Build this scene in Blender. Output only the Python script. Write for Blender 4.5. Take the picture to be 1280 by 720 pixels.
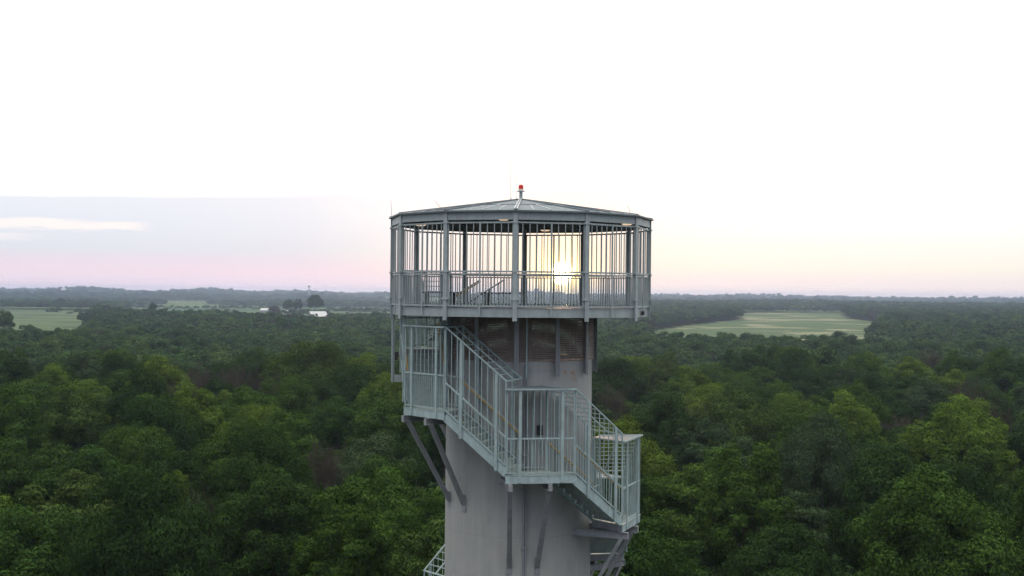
import bpy, math, random
import numpy as np
from math import sin, cos, radians as R, pi
from mathutils import Vector, Matrix

random.seed(7)
RS = np.random.RandomState(11)
E = 31.0            # eye height above the ground at the tower
D = 42.5            # horizontal distance camera - tower axis
F = 1607.0          # focal length in pixels of a 1280 wide picture

for o in list(bpy.data.objects):
    bpy.data.objects.remove(o)
sc = bpy.context.scene
COL = sc.collection

# ------------------------------------------------------------------ node helpers
def new_mat(name):
    m = bpy.data.materials.new(name)
    m.use_nodes = True
    nt = m.node_tree
    nt.nodes.clear()
    return m, nt

def N(nt, t, **kw):
    n = nt.nodes.new(t)
    for k, v in kw.items():
        if k.startswith('i_'):
            n.inputs[k[2:].replace('_', ' ')].default_value = v
        else:
            setattr(n, k, v)
    return n

def math_n(nt, op, a, b=None, c=None, clamp=False):
    n = nt.nodes.new('ShaderNodeMath')
    n.operation = op
    n.use_clamp = clamp
    for i, v in enumerate((a, b, c)):
        if v is None:
            continue
        if isinstance(v, (int, float)):
            n.inputs[i].default_value = v
        else:
            nt.links.new(v, n.inputs[i])
    return n.outputs[0]

def mixc(nt, fac, a, b, mode='MIX'):
    n = nt.nodes.new('ShaderNodeMix')
    n.data_type = 'RGBA'
    n.blend_type = mode
    n.clamp_factor = True
    for key, v in ((0, fac), (6, a), (7, b)):
        if isinstance(v, (int, float)):
            n.inputs[key].default_value = v
        elif isinstance(v, (tuple, list)):
            n.inputs[key].default_value = tuple(v) + ((1.0,) if len(v) == 3 else ())
        else:
            nt.links.new(v, n.inputs[key])
    return n.outputs[2]

def maprange(nt, v, a, b, c=0.0, d=1.0, smooth=True):
    n = nt.nodes.new('ShaderNodeMapRange')
    n.interpolation_type = 'SMOOTHSTEP' if smooth else 'LINEAR'
    nt.links.new(v, n.inputs[0])
    for i, x in enumerate((a, b, c, d)):
        n.inputs[i + 1].default_value = x
    return n.outputs[0]

def noise(nt, vec, scale, detail=4, rough=0.55):
    n = N(nt, 'ShaderNodeTexNoise')
    n.inputs['Scale'].default_value = scale
    n.inputs['Detail'].default_value = detail
    n.inputs['Roughness'].default_value = rough
    if vec is not None:
        nt.links.new(vec, n.inputs['Vector'])
    return n.outputs['Fac']

def scaled(nt, vec, s):
    n = N(nt, 'ShaderNodeMapping')
    n.inputs['Scale'].default_value = s
    nt.links.new(vec, n.inputs['Vector'])
    return n.outputs[0]

def finish(nt, col, rough=0.5, metallic=0.0, spec=0.5, bump=None, bstr=0.2, bdist=0.02):
    b = N(nt, 'ShaderNodeBsdfPrincipled')
    o = N(nt, 'ShaderNodeOutputMaterial')
    if isinstance(col, (tuple, list)):
        b.inputs['Base Color'].default_value = tuple(col) + (1,)
    else:
        nt.links.new(col, b.inputs['Base Color'])
    if isinstance(rough, (int, float)):
        b.inputs['Roughness'].default_value = rough
    else:
        nt.links.new(rough, b.inputs['Roughness'])
    b.inputs['Metallic'].default_value = metallic
    b.inputs['Specular IOR Level'].default_value = spec
    if bump is not None:
        bn = N(nt, 'ShaderNodeBump')
        bn.inputs['Strength'].default_value = bstr
        bn.inputs['Distance'].default_value = bdist
        nt.links.new(bump, bn.inputs['Height'])
        nt.links.new(bn.outputs[0], b.inputs['Normal'])
    nt.links.new(b.outputs[0], o.inputs[0])
    return b

def simple(name, c, var=0.15, scale=6.0, rough=0.5, metallic=0.0, spec=0.5, streak=True, rust=0.0):
    m, nt = new_mat(name)
    tc = N(nt, 'ShaderNodeTexCoord').outputs['Object']
    n1 = noise(nt, tc, scale)
    v = scaled(nt, tc, (4.0, 4.0, 0.5) if streak else (1.7, 1.7, 1.7))
    n2 = noise(nt, v, scale * 0.8, 5, 0.6)
    f = math_n(nt, 'MULTIPLY_ADD', n1, 0.5, math_n(nt, 'MULTIPLY', n2, 0.5))
    f = maprange(nt, f, 0.3, 0.7)
    lo = tuple(x * (1 - var) for x in c)
    hi = tuple(min(1, x * (1 + var)) for x in c)
    col = mixc(nt, f, lo, hi)
    if rust:
        n3 = noise(nt, tc, 2.3, 6, 0.7)
        n4 = noise(nt, scaled(nt, tc, (9.0, 9.0, 1.2)), 3.0, 5, 0.7)
        k = math_n(nt, 'MULTIPLY', maprange(nt, n3, 0.56, 0.70), maprange(nt, n4, 0.50, 0.66))
        col = mixc(nt, math_n(nt, 'MULTIPLY', k, rust), col, (0.17, 0.115, 0.08))
        col = mixc(nt, math_n(nt, 'MULTIPLY', maprange(nt, n4, 0.40, 0.28), 0.45), col, tuple(min(1, x * 1.45) for x in c))
    rr = maprange(nt, n1, 0.3, 0.7, rough - 0.08, rough + 0.1)
    finish(nt, col, rr, metallic, spec, bump=n1, bstr=0.08, bdist=0.01)
    return m

M = {}
M['steel'] = simple('galvanized_steel', (0.36, 0.465, 0.485), 0.17, 3.0, 0.46, rust=0.6)
M['steel_cabin'] = simple('cabin_steel', (0.37, 0.43, 0.455), 0.16, 3.0, 0.42, rust=0.5)
M['steel_dark'] = simple('bracket_steel', (0.28, 0.295, 0.32), 0.18, 3.0, 0.5, rust=0.8)
M['stringer'] = simple('stringer_steel', (0.38, 0.49, 0.51), 0.18, 4.0, 0.45, rust=0.7)
M['roof'] = simple('roof_sheet', (0.15, 0.185, 0.21), 0.10, 2.0, 0.55, 0.0, 0.25)
M['flash'] = simple('flashing', (0.62, 0.64, 0.67), 0.08, 3.0, 0.3, 0.3)
M['yellow'] = simple('yellow_paint', (0.55, 0.33, 0.07), 0.15, 8.0, 0.45)
M['louver'] = simple('louver_slat', (0.27, 0.22, 0.195), 0.25, 5.0, 0.6)
M['grate'] = simple('deck_grating', (0.15, 0.15, 0.155), 0.2, 6.0, 0.6)
M['tread'] = simple('tread_plate', (0.34, 0.41, 0.39), 0.2, 5.0, 0.5)
M['black'] = simple('black_box', (0.03, 0.03, 0.033), 0.2, 8.0, 0.5)
M['bench'] = simple('bench_plank', (0.13, 0.12, 0.12), 0.25, 8.0, 0.6)
M['barnroof'] = simple('white_barn_roof', (0.50, 0.51, 0.52), 0.12, 1.0, 0.5)
M['barnwall'] = simple('barn_wall', (0.30, 0.29, 0.27), 0.1, 1.0, 0.6)
M['bark'] = simple('bark', (0.10, 0.08, 0.065), 0.35, 3.0, 0.9, 0, 0.2)
M['deadwood'] = simple('dead_wood', (0.062, 0.052, 0.040), 0.3, 3.0, 0.9, 0, 0.2)
M['lens_red'] = simple('red_lens', (0.75, 0.035, 0.02), 0.1, 8.0, 0.25, streak=False)
M['lens_white'] = simple('white_lens_base', (0.75, 0.62, 0.55), 0.05, 8.0, 0.3, streak=False)

def emit_mat(name, col, strength):
    m, nt = new_mat(name)
    e = N(nt, 'ShaderNodeEmission')
    e.inputs[0].default_value = col + (1,)
    e.inputs[1].default_value = strength
    o = N(nt, 'ShaderNodeOutputMaterial')
    nt.links.new(e.outputs[0], o.inputs[0])
    return m
M['lamp'] = emit_mat('lit_lamp', (1.0, 0.72, 0.48), 0.85)

def column_mat():
    m, nt = new_mat('painted_tube')
    tc = N(nt, 'ShaderNodeTexCoord').outputs['Object']
    big = noise(nt, tc, 0.45, 4, 0.6)
    st = noise(nt, scaled(nt, tc, (2.4, 2.4, 0.12)), 2.2, 6, 0.65)
    fine = noise(nt, tc, 9.0, 4, 0.6)
    f = math_n(nt, 'MULTIPLY_ADD', big, 0.45, math_n(nt, 'MULTIPLY_ADD', st, 0.4, math_n(nt, 'MULTIPLY', fine, 0.15)))
    f = maprange(nt, f, 0.34, 0.66)
    col = mixc(nt, f, (0.36, 0.368, 0.368), (0.45, 0.455, 0.45))
    # narrow dirt runs
    run = noise(nt, scaled(nt, tc, (7.0, 7.0, 0.16)), 2.0, 3, 0.5)
    col = mixc(nt, math_n(nt, 'MULTIPLY', maprange(nt, run, 0.62, 0.8), 0.35), col, (0.2, 0.19, 0.195))
    bl = noise(nt, scaled(nt, tc, (1.0, 1.0, 0.45)), 1.3, 6, 0.7)
    col = mixc(nt, math_n(nt, 'MULTIPLY', maprange(nt, bl, 0.52, 0.68), 0.4), col, (0.25, 0.255, 0.27))
    col = mixc(nt, math_n(nt, 'MULTIPLY', maprange(nt, bl, 0.40, 0.30), 0.35), col, (0.44, 0.44, 0.45))
    # horizontal weld seams every 2.6 m
    sx = N(nt, 'ShaderNodeSeparateXYZ')
    nt.links.new(tc, sx.inputs[0])
    fr = math_n(nt, 'FRACT', math_n(nt, 'MULTIPLY', sx.outputs[2], 1 / 2.6))
    seam = math_n(nt, 'MULTIPLY', math_n(nt, 'LESS_THAN', fr, 0.006), 0.35)
    col = mixc(nt, seam, col, (0.2, 0.2, 0.22))
    # rust spot and a few scratches
    a = R(44)
    for (aa, zz, rad, thr) in ((R(45), E - 2.56, 0.2, 0.52), (R(37), E - 2.47, 0.12, 0.55), (R(49), E - 2.72, 0.08, 0.5)):
        dv = N(nt, 'ShaderNodeVectorMath', operation='DISTANCE')
        nt.links.new(tc, dv.inputs[0])
        dv.inputs[1].default_value = (2.4 * sin(aa), -2.4 * cos(aa), zz)
        near = maprange(nt, dv.outputs['Value'], rad, rad * 0.3)
        nn = noise(nt, tc, 16.0, 5, 0.7)
        k = math_n(nt, 'MULTIPLY', near, maprange(nt, nn, thr - 0.05, thr + 0.02))
        col = mixc(nt, k, col, (0.42, 0.17, 0.04))
    finish(nt, col, 0.55, 0, 0.4, bump=st, bstr=0.06, bdist=0.02)
    return m
M['column'] = column_mat()

# ------------------------------------------------------------------ mesh builder
class MB:
    def __init__(s):
        s.v = []; s.f = []
    def prism(s, lo, hi):
        """two rings of equal count joined"""
        n = len(lo); b = len(s.v)
        s.v += [tuple(p) for p in lo] + [tuple(p) for p in hi]
        s.f.append(tuple(b + i for i in range(n))[::-1])
        s.f.append(tuple(b + n + i for i in range(n)))
        for i in range(n):
            j = (i + 1) % n
            s.f.append((b + i, b + j, b + n + j, b + n + i))
    def bar(s, p, q, w, h, up=(0, 0, 1)):
        p = Vector(p); q = Vector(q)
        d = (q - p)
        if d.length < 1e-6: return
        d.normalize()
        u = Vector(up)
        side = d.cross(u)
        if side.length < 1e-4:
            side = d.cross(Vector((1, 0, 0)))
        side.normalize()
        u2 = side.cross(d).normalized()
        a = side * (w / 2); b = u2 * (h / 2)
        s.prism([p - a - b, p + a - b, p + a + b, p - a + b], [q - a - b, q + a - b, q + a + b, q - a + b])
    def vbar(s, x, y, z0, z1, wt, wn, ang):
        """vertical bar, wt wide along the tangent, wn deep along the radial direction of azimuth ang"""
        e = Vector((cos(ang), sin(ang), 0)); n = Vector((sin(ang), -cos(ang), 0))
        c = Vector((x, y, 0))
        r = [c - e * wt / 2 - n * wn / 2, c - e * wt / 2 + n * wn / 2, c + e * wt / 2 + n * wn / 2, c + e * wt / 2 - n * wn / 2]
        s.prism([v + Vector((0, 0, z0)) for v in r], [v + Vector((0, 0, z1)) for v in r])
    def tube(s, p, q, r, n=8, r2=None):
        p = Vector(p); q = Vector(q); r2 = r if r2 is None else r2
        d = (q - p).normalized()
        a = d.cross(Vector((0, 0, 1)))
        if a.length < 1e-3: a = Vector((1, 0, 0))
        a.normalize(); b = d.cross(a)
        s.prism([p + (a * cos(2 * pi * i / n) + b * sin(2 * pi * i / n)) * r for i in range(n)],
                [q + (a * cos(2 * pi * i / n) + b * sin(2 * pi * i / n)) * r2 for i in range(n)])
    def slab(s, pts, z0, z1):
        s.prism([(p[0], p[1], z0) for p in pts], [(p[0], p[1], z1) for p in pts])
    def quad(s, a, b, c, d):
        k = len(s.v); s.v += [tuple(a), tuple(b), tuple(c), tuple(d)]; s.f.append((k, k + 1, k + 2, k + 3))
    def build(s, name, mat, parent=None, smooth=False):
        me = bpy.data.meshes.new(name)
        me.from_pydata(s.v, [], s.f)
        me.update()
        if isinstance(mat, str): mat = M[mat]
        me.materials.append(mat)
        import bmesh
        bm = bmesh.new(); bm.from_mesh(me); bmesh.ops.recalc_face_normals(bm, faces=bm.faces); bm.to_mesh(me); bm.free()
        if smooth:
            for p in me.polygons: p.use_smooth = True
        o = bpy.data.objects.new(name, me)
        COL.objects.link(o)
        if parent is not None: o.parent = parent
        return o

def tag(o, label=None, cat=None, group=None, kind=None):
    if label: o['label'] = label
    if cat: o['category'] = cat
    if group: o['group'] = group
    if kind: o['kind'] = kind
    return o

def empty(name, loc=(0, 0, 0), rz=0):
    o = bpy.data.objects.new(name, None)
    o.location = loc; o.rotation_euler = (0, 0, rz)
    o.empty_display_size = 0.5
    COL.objects.link(o)
    return o

def P(a, r, z=0.0):
    """point at azimuth a degrees (0 = towards the camera, + = right), radius r, height z relative to the eye"""
    return Vector((r * sin(R(a)), -r * cos(R(a)), E + z))

def part_empty(name, parent):
    o = empty(name); o.parent = parent
    return o

# ================================================================== THE TOWER
T = empty('observation_tower', (0, 0, 0))
tag(T, 'tall steel observation tower with a caged round lookout and stairs winding round its pale tube', 'observation tower')

# column -------------------------------------------------------------
def lathe(profile, n=96, mb=None):
    mb = mb or MB()
    b = len(mb.v)
    for (r, z) in profile:
        for i in range(n):
            t = 2 * pi * i / n
            mb.v.append((r * cos(t), r * sin(t), E + z))
    for k in range(len(profile) - 1):
        for i in range(n):
            j = (i + 1) % n
            mb.f.append((b + k * n + i, b + k * n + j, b + (k + 1) * n + j, b + (k + 1) * n + i))
    return mb
mb = lathe([(2.42, -31.5), (2.405, -20), (2.40, -8.0), (2.395, -2.09), (2.34, -2.07), (2.3, -2.4), (0.4, -2.4), (0.4, -0.7)])
col_o = mb.build('column', 'column', T, smooth=False)
for p in col_o.data.polygons:
    p.use_smooth = True
try:
    col_o.data.set_sharp_from_angle(angle=R(35))
except Exception:
    pass
mb = MB()
for da in (4.3, 5.9):
    mb.tube(P(da, 2.45, -31), P(da, 2.45, -2.2), 0.028, 8)
for z in (-3.4, -5.0, -6.05, -7.9, -9.7, -11.6):
    mb.bar(P(2.6, 2.45, z), P(7.6, 2.45, z), 0.09, 0.045)
mb.build('conduit', 'steel_dark', col_o)
mb = MB(); mb.tube(P(5.1, 2.56, -2.6), P(5.1, 2.56, -0.72), 0.025, 8)
mb.build('conduit', 'steel', col_o)
mb = MB(); mb.vbar(*P(15.5, 2.47)[:2], E - 4.38, E - 4.08, 0.16, 0.12, R(15.5))
mb.build('junction_box', 'black', T)
mb = MB(); mb.vbar(*P(16.8, 2.44)[:2], E - 4.9, E - 2.8, 0.035, 0.04, R(16.8))
mb.build('cable_tray', 'steel', T)

# louvered drum below the deck ---------------------------------------
SH = -2.0                      # angular shift of the cabin polygon
CA = [SH + 30 * k for k in range(12)]
for k in range(12):
    a0, a1 = CA[k], CA[k] + 30
    mb = MB()
    n = 23
    for i in range(n):
        z = -0.72 - (i + 0.5) * (1.33 / n)
        p, q = P(a0, 2.48, z), P(a1, 2.48, z)
        mid = (a0 + 15)
        nn = Vector((sin(R(mid)), -cos(R(mid)), 0))
        # tilted blade
        t = nn * 0.006 + Vector((0, 0, -0.018)); th = Vector((0, 0, 0.001)) + nn * 0.004
        mb.prism([p - t - th, p + t - th, p + t + th, p - t + th], [q - t - th, q + t - th, q + t + th, q - t + th])
    for s_ in (0.25, 0.5, 0.75):
        c = P(a0, 2.42, 0).lerp(P(a1, 2.42, 0), s_)
        mb.vbar(c.x, c.y, E - 2.05, E - 0.72, 0.02, 0.02, R(a0 + 15))
    mb.bar(P(a0, 2.44, -2.075), P(a1, 2.44, -2.075), 0.08, 0.05)
    lp = mb.build('louver_panel', 'louver', T)
for a in CA:
    mb = MB()
    c = P(a, 2.55)
    mb.vbar(c.x, c.y, E - 2.56, E - 0.7, 0.15, 0.02, R(a))
    c2 = P(a, 2.48)
    mb.vbar(c2.x, c2.y, E - 2.5, E - 0.7, 0.02, 0.14, R(a))
    for z in (-2.5, -2.4, -2.3, -2.2):
        for t in (-0.045, 0.045):
            q = P(a, 2.56, z) + Vector((cos(R(a)), sin(R(a)), 0)) * t
            mb.tube(q, q + Vector((sin(R(a)), -cos(R(a)), 0)) * 0.018, 0.013, 6)
    mb.build('hanger', 'steel_dark', T)

# deck ----------------------------------------------------------------
deck = part_empty('deck', T)
RC = 4.25
ring = lambda r, z: [P(a, r, z) for a in CA]
# floor plate as sectors, leaving out the stair opening (azimuth -158 .. -92)
mb = MB()
def sector(mb, a0, a1, r0, r1, z0, z1):
    mb.prism([P(a0, r0, z0), P(a0, r1, z0), P(a1, r1, z0), P(a1, r0, z0)], [P(a0, r0, z1), P(a0, r1, z1), P(a1, r1, z1), P(a1, r0, z1)])
for k in range(12):
    a0 = CA[k]; a1 = a0 + 30
    mid = ((a0 + 15 + 180) % 360) - 180
    gone = -155 < mid < -90
    r1 = 2.35 if gone else 4.17
    # grating: narrow bars along the chord direction with gaps
    nb = int((r1 - 0.3) / 0.09)
    for i in range(nb):
        rr0 = 0.3 + i * 0.09
        sector(mb, a0, a1, rr0, rr0 + 0.065, -0.475, -0.435)
mb.build('floor_grating', 'grate', deck)
for k in range(12):
    a0 = CA[k]; a1 = a0 + 30
    mb = MB()
    n = Vector((sin(R(a0 + 15)), -cos(R(a0 + 15)), 0))
    p, q = P(a0, 4.21, 0), P(a1, 4.21, 0)
    w = n * 0.01
    mb.bar(p + Vector((0, 0, -0.555)), q + Vector((0, 0, -0.555)), 0.02, 0.27)
    mb.bar(p - n * 0.04 + Vector((0, 0, -0.43)), q - n * 0.04 + Vector((0, 0, -0.43)), 0.09, 0.018)
    mb.bar(p - n * 0.04 + Vector((0, 0, -0.682)), q - n * 0.04 + Vector((0, 0, -0.682)), 0.09, 0.018)
    for s_ in (0.13, 0.87):
        c = p.lerp(q, s_) + n * 0.012
        for z in (-0.5, -0.6):
            mb.tube(c + Vector((0, 0, z)), c + Vector((0, 0, z)) + n * 0.012, 0.014, 6)
    mb.build('edge_beam', 'steel_cabin', deck)
for k in range(12):
    a = CA[k]
    mb = MB()
    for zz, ww, hh in ((-0.57, 0.015, 0.2), (-0.677, 0.09, 0.014), (-0.485, 0.09, 0.014)):
        mb.bar(P(a, 0.5, zz), P(a, 4.15, zz), ww, hh)
    mb.build('joist', 'steel_dark', deck)
mb = MB()
for r in (1.3, 2.5, 3.4):
    for k in range(12):
        mid = ((CA[k] + 15 + 180) % 360) - 180
        if r > 2.9 and -155 < mid < -90: continue
        mb.bar(P(CA[k], r, -0.6), P(CA[k] + 30, r, -0.6), 0.03, 0.16)
mb.build('ring_beam', 'steel_dark', deck)
mb = MB(); c = P(72, 4.15); mb.vbar(c.x, c.y, E - 0.62, E - 0.50, 0.16, 0.09, R(73))
mb.build('socket_box', 'black', deck)

# corner posts ---------------------------------------------------------
for a in CA:
    mb = MB()
    c = P(a, 4.29)
    mb.vbar(c.x, c.y, E - 0.80, E + 2.49, 0.135, 0.03, R(a))
    c = P(a, 4.235)
    mb.vbar(c.x, c.y, E - 0.72, E + 2.47, 0.06, 0.085, R(a))
    for sgn in (-1, 1):
        c2 = c + Vector((cos(R(a)), sin(R(a)), 0)) * 0.052 * sgn
        mb.vbar(c2.x, c2.y, E - 0.4, E + 2.2, 0.014, 0.09, R(a))
    po = mb.build('corner_post', 'steel_cabin', T)
    for z in (0.68, -0.155, 2.15):
        mb = MB()
        mb.bar(P(a, 4.29, z) - Vector((cos(R(a)), sin(R(a)), 0)) * 0.13, P(a, 4.29, z) + Vector((cos(R(a)), sin(R(a)), 0)) * 0.13, 0.06, 0.05)
        for sgn in (-1, 1):
            q = P(a, 4.32, z) + Vector((cos(R(a)), sin(R(a)), 0)) * 0.10 * sgn
            mb.tube(q, q + Vector((sin(R(a)), -cos(R(a)), 0)) * 0.02, 0.016, 6)
        mb.build('clamp_plate', 'steel_cabin', po)

# cage panels -----------------------------------------------------------
for k in range(12):
    a0 = CA[k]; a1 = a0 + 30
    am = R(a0 + 15)
    p, q = P(a0, 4.25), P(a1, 4.25)
    e = (q - p).normalized()
    L = (q - p).length
    ps, qs = p + e * 0.08, q - e * 0.08
    up = Vector((0, 0, 1))
    mb = MB()
    for z, h in ((0.605, 0.04), (-0.36, 0.045)):
        mb.bar(ps + up * z, qs + up * z, 0.04, h)
    n = 20
    for i in range(1, n):
        if i == n // 2: continue
        c = p.lerp(q, i / n)
        mb.vbar(c.x, c.y, E - 0.34, E + 0.59, 0.024, 0.022, am)
    for c in (ps, qs):
        mb.vbar(c.x, c.y, E - 0.38, E + 0.62, 0.035, 0.035, am)
    rp = mb.build('railing', 'steel_cabin', T)
    mb = MB()
    for z, h in ((2.15, 0.05), (0.68, 0.05)):
        mb.bar(ps + up * z, qs + up * z, 0.04, h)
    n = 10
    for i in range(1, n):
        if i == n // 2: continue
        c = p.lerp(q, i / n)
        mb.vbar(c.x, c.y, E + 0.70, E + 2.13, 0.024, 0.022, am)
    for c in (ps, qs):
        mb.vbar(c.x, c.y, E + 0.66, E + 2.17, 0.03, 0.03, am)
    mb.build('cage_panel', 'steel_cabin', T)
    mb = MB()
    c = p.lerp(q, 0.5) + Vector((sin(am), -cos(am), 0)) * 0.035
    mb.vbar(c.x, c.y, E - 0.66, E + 2.15, 0.05, 0.03, am)
    mb.build('middle_post', 'steel_cabin', T)

# roof -------------------------------------------------------------------
roof = part_empty('roof', T)
ZE, ZA, RE = 2.515, 3.14, 4.36
RI = RE * cos(R(15))
mb = MB()
apex = P(0, 0, ZA)
for k in range(12):
    a0 = CA[k]; a1 = a0 + 30
    # thick sheet facet, butting its neighbours
    lo = [P(a0, RE, ZE - 0.03), P(a1, RE, ZE - 0.03), P(a1, 0.06, ZA - 0.03), P(a0, 0.06, ZA - 0.03)]
    hi = [P(a0, RE, ZE), P(a1, RE, ZE), P(a1, 0.06, ZA), P(a0, 0.06, ZA)]
    b = len(mb.v); mb.v += [tuple(v) for v in lo + hi]
    mb.f += [(b, b + 3, b + 2, b + 1), (b + 4, b + 5, b + 6, b + 7), (b, b + 1, b + 5, b + 4)]
mb.build('roof_sheet', 'roof', roof)
for k in range(12):
    a = CA[k]
    mb = MB()
    mb.bar(P(a, 0.1, ZA + 0.012), P(a, RE - 0.02, ZE + 0.022), 0.07, 0.03)
    mb.build('ridge_seam', 'roof', roof)
    mb = MB()
    am = a + 15
    f_ = lambda s: (RI * s, ZA + (ZE - ZA) * s)
    r0, z0 = f_(0.52); r1, z1 = f_(0.96)
    mb.bar(P(am, r0, z0 + 0.014), P(am, r1, z1 + 0.014), 0.03, 0.028)
    for s_ in (0.25, 0.5, 0.76):   # standing seams in between
        pa = P(a, RE * 0.97, ZA + (ZE - ZA) * 0.97).lerp(P(a + 30, RE * 0.97, ZA + (ZE - ZA) * 0.97), s_)
        if abs(s_ - 0.5) < 0.01: continue
        pb = pa.lerp(P(am, RI * 0.25, ZA + (ZE - ZA) * 0.25), 0.55)
        mb.bar(pa + Vector((0, 0, 0.008)), pb + Vector((0, 0, 0.008)), 0.02, 0.018)
    mb.build('standing_seam', 'flash' if k in (11, 0) else 'roof', roof)
mb = MB()
for k in range(12):
    s_ = 0.52
    mb.bar(P(CA[k], RE * s_, ZA + (ZE - ZA) * s_ + 0.012), P(CA[k] + 30, RE * s_, ZA + (ZE - ZA) * s_ + 0.012), 0.03, 0.016)
mb.build('roof_lap', 'roof', roof)
mb = MB()
for t in (-0.045, 0.045):
    o_ = Vector((t, 0, 0))
    mb.bar(P(-2, 0.12, ZA + 0.034) + o_ * 0.6, P(-2, RE - 0.05, ZE + 0.042) + o_, 0.028, 0.02)
mb.build('ridge_flashing', 'flash', roof)
for k in range(12):
    a0 = CA[k]; a1 = a0 + 30
    mb = MB()
    p, q = P(a0, 4.275, 2.36), P(a1, 4.275, 2.36)
    e = (q - p).normalized()
    mb.bar(p + e * 0.07, q - e * 0.07, 0.02, 0.26)
    n = Vector((sin(R(a0 + 15)), -cos(R(a0 + 15)), 0))
    mb.bar(p + e * 0.05 - n * 0.045 + Vector((0, 0, -0.115)), q - e * 0.05 - n * 0.045 + Vector((0, 0, -0.115)), 0.07, 0.02)
    mb.build('fascia', 'steel_cabin', roof)
    mb = MB()
    mb.bar(P(a0, RE, ZE - 0.025) , P(a1, RE, ZE - 0.025), 0.035, 0.05)
    mb.build('gutter_edge', 'roof', roof)
for k in range(12):
    a = CA[k]
    mb = MB()
    mb.bar(P(a, 4.18, 2.36), P(a, 0.25, 2.92), 0.05, 0.16)
    mb.build('rafter', 'steel_dark', roof)
mb = MB()
for r, z in ((2.1, 2.60), (3.2, 2.44)):
    for k in range(12):
        mb.bar(P(CA[k], r, z + .06), P(CA[k] + 30, r, z + .06), 0.05, 0.10)
mb.build('purlin', 'steel_dark', roof)
for (a, r) in ((-25.5, 3.7), (-9.5, 3.2), (31, 3.9), (72, 3.6), (165, 3.4), (-100, 3.4)):
    mb = MB(); c = P(a, r, 2.265)
    mb.tube(c + Vector((0, 0, 0.04)), c + Vector((0, 0, 0.14)), 0.2, 16, 0.12)
    lf = mb.build('ceiling_light', 'steel_dark', roof)
    mb = MB(); mb.tube(c + Vector((0, 0, 0.0)), c + Vector((0, 0, 0.037)), 0.12, 16, 0.185)
    mb.build('lamp_lens', 'lamp', roof)

# beacon and antennas ------------------------------------------------------
mb = MB()
mb.tube(P(0, 0, 3.08), P(0, 0, 3.40), 0.055, 12)
mb.tube(P(0, 0, 3.12), P(0, 0, 3.16), 0.14, 12, 0.09)
mb.tube(P(0, 0, 3.40), P(0, 0, 3.425), 0.13, 16)
bk = mb.build('warning_light', 'steel_cabin', T)
mb = MB(); mb.tube(P(0, 0, 3.426), P(0, 0, 3.49), 0.085, 16, 0.08); mb.build('lens_base', 'lens_white', bk)
mb = MB(); mb.tube(P(0, 0, 3.491), P(0, 0, 3.60), 0.083, 16, 0.078); mb.tube(P(0, 0, 3.60), P(0, 0, 3.63), 0.078, 16, 0.05); mb.build('red_lens', 'lens_red', bk)
for (x, z0, z1, r) in ((-0.33, 3.05, 5.02, 0.009), (-0.15, 3.05, 4.5, 0.006)):
    mb = MB(); mb.tube((x, 0, E + z0), (x - 0.02, 0, E + z1), r, 6, r * 0.6); mb.tube((x, 0, E + z0), (x, 0, E + z0 + 0.14), r * 2.2, 8)
    mb.build('whip_antenna', 'flash', T)
for (a, r, dx, dz) in ((-92, 4.28, -0.04, 0.58), (-34, 4.2, -0.34, 0.34), (57, 4.1, -0.09, 0.32), (150, 4.2, 0.02, 0.5), (-150, 4.2, 0.0, 0.5)):
    mb = MB(); p = P(a, r, 2.54); mb.tube(p, p + Vector((dx, 0, dz)), 0.009, 6, 0.004)
    mb.build('lightning_rod', 'steel_dark', T)

# ---------------------------------------------------------------- stairs
RO = 3.99           # radius of the outer corners
W = 1.36            # stair width
up = Vector((0, 0, 1))
def nrm(a): return Vector((sin(R(a)), -cos(R(a)), 0))
def tng(a): return Vector((cos(R(a)), sin(R(a)), 0))

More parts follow.
